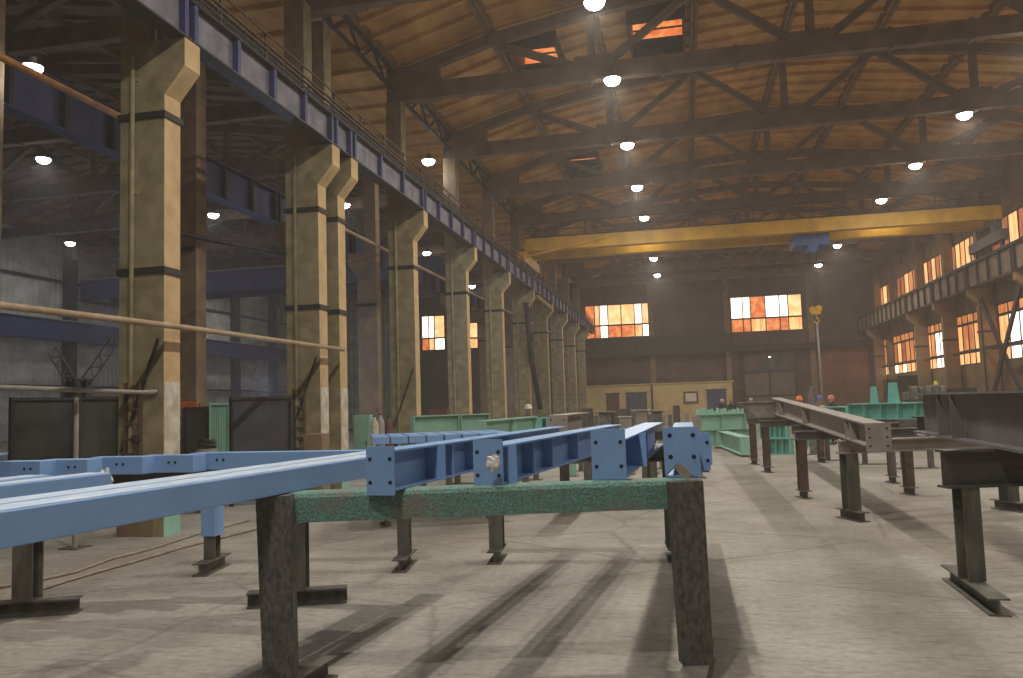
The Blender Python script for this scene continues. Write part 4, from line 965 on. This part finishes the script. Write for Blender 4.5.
a, b = pt(822, 23.5, 1.1), pt(850, 22.5, 1.1); green_beam('pale turquoise beam left of the ribbed frame beam', a, b, .38, .35, 'teal', 3)
stands('dark stand under the pale turquoise beam', [((a.x+b.x)/2, (a.y+b.y)/2)], 1.098, group='stand of the pale turquoise beam')
c0 = pt(813, 25.5, 1.3)
o = thing('tapered_plate', (c0.x, c0.y, 0), 'grey tapered upright plate behind the grey beam near the orange helmet', 'steel plate')
MB().poly([Vector((c0.x-.17, c0.y, .0)), Vector((c0.x+.19, c0.y, 0)), Vector((c0.x+.19, c0.y, 1.4)), Vector((c0.x+.08, c0.y, 2.1)), Vector((c0.x-.08, c0.y, 2.1)), Vector((c0.x-.17, c0.y, 1.4))], (0, .05, 0)).build('plate', X['scrap'], o)
MB().box(c0.x-.3, c0.x+.3, c0.y-.2, c0.y+.25, 0, .03).build('base_plate', X['scrap'], o)

# ------------------------------------------------------------------ grey stubs beyond the end plates
t0 = pt(545, 13.9, 0); t1 = pt(668, 14.5, 0)
trestle('long low trestle carrying the grey stub columns beyond the end plates', t0.to_2d(), t1.to_2d(), 1.255, .16, .2, (.3, 1.9), .3, X['scrap'], X['olive'], .14, section='i', group='far trestles')
def stub(u, d, h, w, label, mt='scrap'):
    c0 = pt(u, d, 1.257); o = thing('stub_column', c0, label, 'stub column', 'grey stub columns')
    m = MB(); m.ibeam(c0+Vector((0, -w/2, .02)), c0+Vector((0, -w/2, h-.02)), w, w*.75, .03, .03, (0, 1, 0)); m.build('shank', X[mt], o)
    m = MB(); m.box(c0.x-w*.62, c0.x+w*.62, c0.y-w*.6, c0.y+w*.6, c0.z, c0.z+.019); m.build('base_plate', X[mt], o)
    m = MB(); m.box(c0.x-w*.62, c0.x+w*.62, c0.y-w*.6, c0.y+w*.6, c0.z+h-.019, c0.z+h); m.build('cap_plate', X[mt], o)
stub(605.5, 14.15, .37, .28, 'broad grey flanged stub column left of the pale box')
stub(641, 14.3, .38, .27, 'shiny grey flanged stub column right of the pale box', 'steel_lt')
stub(657, 14.4, .36, .2, 'slim grey flanged stub column, rightmost of the three')
o = thing('steel_box', pt(625, 14.2, 1.26), 'small pale metal box between two grey stub columns', 'box'); c0 = pt(625, 14.25, 1.256)
MB().box(c0.x-.11, c0.x+.11, c0.y-.12, c0.y+.12, c0.z, c0.z+.26).build('case', X['steel_lt'], o, bevel=.01)
MB().box(c0.x-.12, c0.x+.12, c0.y-.13, c0.y+.13, c0.z+.261, c0.z+.28).build('lid', X['white'], o)
a, b = pt(557, 12.3, 1.257), pt(581, 15.2, 1.257)
grey_ibeam('short pale grey beam pointing away behind the second and third end plates', a, b, .36, .36, .3, X['steel_lt'], (), (.3, 0, .36, False), group='grey stub columns')
rr = random.Random(9)
for i in range(16):
    u = 560+i*9+rr.uniform(-1.5, 1.5); c0 = pt(u, (19, 20.5, 22)[i % 3], 1.0)
    if i == 0: tr0 = c0.copy()
    lab = f'upright offcut in the cluttered row beyond the stub columns, number {["one","two","three","four","five","six","seven","eight","nine","ten","eleven","twelve","thirteen","fourteen","fifteen","sixteen"][i]} from the left'
    o = thing('steel_offcut', (c0.x, c0.y, 0), lab, 'offcut', 'offcuts beyond the stub columns')
    hh = rr.uniform(1.4, 1.68); w_ = rr.uniform(.12, .3)
    m = MB(); m.ibeam((c0.x, c0.y, .02), (c0.x, c0.y, hh), w_, w_*.8, .02, .02, (0, 1, 0)); m.build('shank', X[rr.choice(['scrap', 'steel_lt', 'green', 'olive'])], o)
    m = MB(); m.box(c0.x-w_*.7, c0.x+w_*.7, c0.y-.1, c0.y+w_+.1, 0, .019); m.build('base_plate', X['olive'], o)

# ------------------------------------------------------------------ left side screens and shop furniture
def screen(label, u0, u1, v0, v1, d0, d1, mt, legs=True, corr=False, group='welding screens'):
    a = at_depth(u0, v0, d0); b = at_depth(u1, v1, d1); zt = (a.z+b.z)/2
    a2 = Vector((a.x, a.y, 0)); b2 = Vector((b.x, b.y, 0)); d = (b2-a2).normalized(); n_ = Vector((-d.y, d.x, 0))
    o = thing('welding_screen', (a2+b2)/2, label, 'screen', group); m = MB()
    if corr:
        n = 8; L = (b2-a2).length
        for i in range(n): q = a2+d*L*i/n; m.poly([q+Vector((0, 0, .05)), q+d*L/n*.6+Vector((0, 0, .05)), q+d*L/n*.6+n_*.03+Vector((0, 0, .05)), q+n_*.03+Vector((0, 0, .05))], (0, 0, zt-.05))
        m.poly([a2+n_*.031+Vector((0, 0, .05)), b2+n_*.031+Vector((0, 0, .05)), b2+n_*.04+Vector((0, 0, .05)), a2+n_*.04+Vector((0, 0, .05))], (0, 0, zt-.05))
    else: m.poly([a2+Vector((0, 0, .08)), b2+Vector((0, 0, .08)), b2+n_*.02+Vector((0, 0, .08)), a2+n_*.02+Vector((0, 0, .08))], (0, 0, zt-.08))
    m.build('sheet', X[mt], o)
    m = MB()
    for q in (a2, b2): m.bar(q-n_*.02, q-n_*.02+Vector((0, 0, zt+.03)), .06, .06, (1, 0, 0))
    m.bar(a2-n_*.02+Vector((0, 0, zt)), b2-n_*.02+Vector((0, 0, zt)), .05, .05); m.build('frame', X['steel_dk' if not corr else 'green'], o)
screen('wide soot dark welding screen at the left edge behind the pipe rail', 11, 75, 399, 399, 13.5, 14.5, 'screen')
screen('dark stained welding screen between the post and the nearest column', 79, 119, 399, 397, 13.6, 14.2, 'screen')
screen('narrow black screen right of the nearest column', 186, 207, 408, 408, 17.5, 17.8, 'dark')
screen('green corrugated screen beside the slate grey one', 209, 229, 404, 404, 18.5, 18.7, 'green', corr=True)
screen('slate grey framed steel screen left of the close pair', 231, 290, 399, 397, 16.2, 16.8, 'screen_b')
o = thing('tarp', pt(188, 18.4, 0), 'orange tarp draped high beside the nearest column', 'tarp'); a = at_depth(179, 402, 18.2); b = at_depth(196, 403, 18.3)
m = MB(); m.poly([Vector((a.x, a.y, a.z-.14)), Vector((b.x, b.y, b.z-.12)), b, (a+b)/2+Vector((0, .02, .03)), a], (0, .1, 0)); m.build('cloth', X['og_cloth'], o)
m = MB(); m.box(a.x, a.x+.06, a.y+.11, a.y+.17, 0, a.z); m.box(b.x-.06, b.x, b.y+.11, b.y+.17, 0, b.z); m.build('post', X['rust'], o)
p = pt(76.5, 11.6, 0); o = thing('steel_post', p, 'pale steel post standing under the pipe rail before the dark screens', 'post')
m = MB(); m.tube([(p.x, p.y, .02), (p.x, p.y, 2.32)], .035, 10); m.build('tube', X['steel_lt'], o)
m = MB(); m.tube([(p.x, p.y, 2.1), (p.x, p.y, 2.34)], .055, 10); m.build('cap', X['steel_dk'], o)
m = MB(); m.box(p.x-.15, p.x+.15, p.y-.15, p.y+.15, 0, .019); m.build('base_plate', X['olive'], o)
p = pt(207, 15.4, 0); o = thing('bucket', p, 'grey drum with black hose coil on top right of the nearest column', 'drum')
m = MB(); m.lathe((p.x, p.y, 0), [(0, 0), (.2, 0), (.2, .3), (.21, .31), (.2, .32), (.2, 1.15), (.0, 1.15)], 18); m.build('drum_body', X['steel_lt'], o, smooth=False)
m = MB(); m.tube([(p.x+.15*math.cos(t), p.y+.15*math.sin(t), 1.18+.02*math.sin(3*t)+t*.012) for t in [i*.5 for i in range(26)]], .022, 6); m.build('hose_coil', X['dark'], o)
# lifting frame arms visible in the neighbouring hall
for i, (u, v, u2, v2) in enumerate(((52, 350, 72, 383), (116, 340, 86, 382))):
    a = at_depth(u, v, 24); b = at_depth(u2, v2, 24); b.z = max(b.z, .5)
    o = thing('lattice_jib', (b.x, b.y, 0), ['left', 'right'][i]+' latticed grey jib arm of the V shaped pair behind the dark screens', 'jib')
    d = (b-a).normalized(); s_ = Vector((0, 0, 1)).cross(d).normalized(); n_ = d.cross(s_).normalized(); L = (b-a).length; s2 = Vector((d.z, 0, -d.x)).normalized()*.16
    m = MB(); m.tube([a-s2, b-s2], .03, 6); m.tube([a+s2, b+s2], .03, 6); m.build('chord', X['steel_lt'], o)
    m = MB()
    for q in range(7): m.tube([a+d*L*q/7+s2*(1 if q % 2 else -1), a+d*L*(q+1)/7+s2*(-1 if q % 2 else 1)], .02, 5)
    m.build('lacing', X['steel_lt'], o)
    m = MB(); m.box(b.x-.12, b.x+.12, b.y-.12, b.y+.12, 0, b.z+.05); m.build('pedestal', X['steel_dk'], o)
# cabinets and bits at the foot of the columns
def cabinet(label, u, d, w_, h, dp, mt, zt=0, cat='cabinet', name='electrical_cabinet'):
    p = pt(u, d, 0); o = thing(name, p, label, cat); x, y = p.x, p.y
    MB().box(x-w_/2, x+w_/2, y, y+dp, .08, h).build('case', X[mt], o, bevel=.01)
    MB().box(x-w_/2+.04, x+w_/2-.04, y-.02, y-.001, .15, h-.06).build('door', X[mt], o)
    MB().box(x+w_/2-.12, x+w_/2-.09, y-.04, y-.021, h*.5, h*.5+.12).build('handle', X['steel_dk'], o)
    MB().box(x-w_/2+.02, x+w_/2-.02, y+.02, y+dp-.02, 0, .079).build('plinth', X['steel_dk'], o)
    return o
cabinet('pale green electrical cabinet right of the close pair of columns', 361, 23, .5, 1.65, .4, 'green')
cabinet('dark red cabinet between the third and fourth crane columns', 437, 29, .62, 1.75, .5, 'redbox')
cabinet('weathered yellow machine cabinet behind the pale green one', 392, 25.5, .38, 1.5, .4, 'yel2')
cabinet('low tan cabinet at the foot of the close pair', 312, 16.2, .4, 1.35, .35, 'conc_old')
cabinet('tall dark cabinet against the right wall, left one', 899, 43.5, 1.1, 2.55, .8, 'screen', cat='cabinet', name='steel_cabinet')
cabinet('tall dark cabinet against the right wall, right one', 911, 42, .8, 2.7, .8, 'dark', name='steel_cabinet')
for i, (u, d, hh) in enumerate(((374, 22, 1.65), (380, 22.3, 1.7), (388, 23.5, 1.62))):
    p = pt(u, d, 0); o = thing('gas_cylinder', p, f'slim pale gas cylinder beside the green cabinet, {["first","second","third"][i]} from the left', 'gas cylinder', 'gas cylinders')
    MB().lathe((p.x, p.y, 0), [(0, 0), (.1, 0), (.11, .02), (.11, hh-.3), (.09, hh-.18), (.04, hh-.12), (.035, hh-.06), (0, hh-.06)], 14).build('bottle', X[['white', 'steel_lt', 'redbox'][i]], o, smooth=True)
    MB().lathe((p.x, p.y, hh-.06), [(0, 0), (.03, 0), (.05, .03), (.03, .06), (0, .06)], 8).build('valve', X['rust'], o)
# scrap heap at right
for i in range(12):
    r2 = random.Random(40+i); u = 907+ (i % 6)*7; lv = i//6; p = pt(u, 34+r2.uniform(-.4, .4), 0)
    z0 = .9+lv*.61; w_ = .27; h_ = .6; o = thing('scrap_block', (p.x, p.y, z0), f'grey crushed metal block on the scrap table, {"lower" if lv == 0 else "upper"} layer, {["first","second","third","fourth","fifth","sixth"][i%6]} from the left', 'scrap block', 'scrap blocks')
    if lv == 1 and i % 6 == 0: h_ = .35
    m = MB(); a_ = r2.uniform(-.05, .05)
    m.add([(p.x+sx*w_/2*r2.uniform(.85, 1), p.y+sy*.3*r2.uniform(.8, 1), z0+(0.0 if sz == 0 else h_*r2.uniform(.85, 1))) for sz in (0, 1) for sy in (-1, 1) for sx in (-1, 1)], [(0, 2, 3, 1), (4, 5, 7, 6), (0, 1, 5, 4), (2, 6, 7, 3), (0, 4, 6, 2), (1, 3, 7, 5)])
    m.build('block', X['scrap'], o, bevel=.04)
p = pt(925, 34, 0); o = thing('scrap_table', (p.x, p.y, 0), 'low dark steel table carrying the grey scrap heap', 'table')
m = MB(); m.poly([pt(902, 34, .8)+Vector((0, -.5, 0)), pt(948, 34, .8)+Vector((0, -.5, 0)), pt(948, 34, .8)+Vector((0, .6, 0)), pt(902, 34, .8)+Vector((0, .6, 0))], (0, 0, .095)); m.build('tabletop', X['steel_dk'], o)
for u in (904, 946):
    for dy in (-.4, .5):
        q = pt(u, 34, 0); m = MB(); m.box(q.x-.05, q.x+.05, q.y+dy-.05, q.y+dy+.05, 0, .799); m.build('leg', X['steel_dk'], o)
p = pt(958, 36, 0); o = thing('welding_machine', p, 'dark machine with a lime green cylinder beside the scrap heap', 'machine')
MB().box(p.x-.7, p.x+.7, p.y-.3, p.y+.4, .1, 1.95).build('case', X['dark'], o, bevel=.03)
MB().lathe((p.x-.85, p.y, 0), [(0, 0), (.13, 0), (.13, 2.1), (.05, 2.3), (0, 2.3)], 12).build('gas_bottle', X['vest'], o, smooth=True)
for s_ in (-.5, .5): MB().lathe((p.x+s_, p.y-.2, .12), [(.0, -.05), (.12, -.05), (.12, .05), (0, .05)], 12, axis='y').build('wheel', X['steel_dk'], o)
# cross brace at the right window
o = thing('cross_brace', (14.0, 41, 0), 'dark steel cross brace in front of the right hand lower window', 'brace')
for a, b in (((14.1, 38.2, .4), (14.1, 43.4, 6.2)), ((14.1, 43.4, .4), (14.1, 38.2, 6.2))):
    dx = 0 if a[1] < 40 else .12
    m = MB(); m.bar((a[0]-dx, a[1], a[2]), (b[0]-dx, b[1], b[2]), .1, .26); m.build('diagonal', X['steel_dk'], o)
m = MB(); m.box(14.0, 14.12, 37.9, 43.5, 3.75, 3.9); m.build('horizontal', X['steel_dk'], o)
pipe('thin dark service pipe along the right wall windows', [(14.5, 38.3, 3.82), (14.5, 69, 3.82)], .06, X['steel_dk'])
# small sign lamp on the back gallery wall and street lamp like fitting
o = thing('wall_lamp', (6.7, WY-.6, 5.2), 'small white lamp on the wall just above the sheet metal gate', 'lamp')
MB().lathe((6.7, WY-1.0, 5.05), [(0, 0), (.09, 0), (.11, .1), (.06, .18), (0, .18)], 12).build('housing', X['scrap'], o)
MB().lathe((6.7, WY-1.0, 5.02), [(0, 0), (.085, 0), (.085, .02), (0, .02)], 12).build('lens', X['lens'], o)
MB().box(6.68, 6.72, WY-1.0, WY-.44, 5.2, 5.23).build('arm', X['steel_dk'], o)
# shelves of goods above the plaster room
for i in range(9):
    x = -6.6+i*.42; o = thing('storage_crate', (x, WY-1.6, 3.25), f'dark crate on the roof of the cream room, {["first","second","third","fourth","fifth","sixth","seventh","eighth","ninth"][i]} from the left', 'crate', 'crates on the cream room')
    h_ = [.2, .3, .25, .4, .45, .4, .5, .45, .3][i]; MB().box(x-.18, x+.18, WY-1.9, WY-1.4, 3.245, 3.245+h_).build('body', X['steel_dk'], o, bevel=.02)
    MB().box(x-.19, x+.19, WY-1.91, WY-1.39, 3.246+h_, 3.27+h_).build('lid', X['scrap' if i % 3 == 0 else 'steel_dk'], o)
# hoses on the floor at left
def gpt(u, v):
    r = fw+rt*((u-511.5)/F)-up*((v-339)/F); t = (.02-EYE)/r.z; q = Vector((0, 0, EYE))+r*t; return (q.x, q.y, .02)
tag(MB().tube([gpt(u, v) for u, v in ((-40, 592), (0, 587), (43, 579), (75, 572), (110, 559), (150, 549), (200, 533), (250, 520))], .018, 6).build('hose', X['hose']), 'dusty hose snaking over the floor at the left, upper one', 'hose')
tag(MB().tube([gpt(u, v) for u, v in ((20, 596), (63, 582), (100, 571), (133, 562), (180, 548), (256, 529), (300, 512))], .018, 6).build('hose', X['hose']), 'dusty hose snaking over the floor at the left, lower one', 'hose')
# ------------------------------------------------------------------ welding arcs beyond the screens
for (u, v, d, e) in ((264, 388, 26, 500), (108, 322, 38, 350), (505, 385, 50, 200)):
    p = at_depth(u, v, d); ld = bpy.data.lights.new('welding_arc', 'POINT'); ld.energy = e; ld.color = (.45, .6, 1); ld.shadow_soft_size = .08
    lo = bpy.data.objects.new('welding_arc', ld); COL.objects.link(lo); lo.location = p

# ------------------------------------------------------------------ world and view
w = bpy.data.worlds.new('world'); scn.world = w; w.use_nodes = True
bg = w.node_tree.nodes['Background']; bg.inputs[0].default_value = (1, .62, .32, 1); bg.inputs[1].default_value = .06
# a thing of a single piece needs no Empty above it
for o in [q for q in COL.objects if q.type == 'EMPTY' and len(q.children) == 1 and q.get('category') and q not in LOC]:
    c = o.children[0]
    if c.children: continue
    nm_ = o.name.split('.')[0]; c.parent = None; c.location = o.location
    for k in ('label', 'category', 'group', 'kind'):
        if o.get(k): c[k] = o[k]
    bpy.data.objects.remove(o); c.name = nm_
for o in LOC:
    if o.get('_loc') is not None: del o['_loc']
scn.view_settings.view_transform = 'Standard'; scn.view_settings.look = 'None'; scn.view_settings.gamma = 1
scn.view_settings.exposure = 0
scn.cycles.max_bounces = 6; scn.cycles.diffuse_bounces = 4; scn.cycles.glossy_bounces = 2
scn.cycles.sample_clamp_indirect = 4
scn.cycles.use_denoising = True
vs = w.node_tree.nodes.new('ShaderNodeVolumeScatter'); vs.inputs['Density'].default_value = .0023; vs.inputs['Anisotropy'].default_value = .35; vs.inputs['Color'].default_value = (1, .93, .86, 1)
w.node_tree.links.new(vs.outputs[0], w.node_tree.nodes['World Output'].inputs['Volume'])
scn.cycles.volume_bounces = 1
scn.view_settings.exposure = -.9
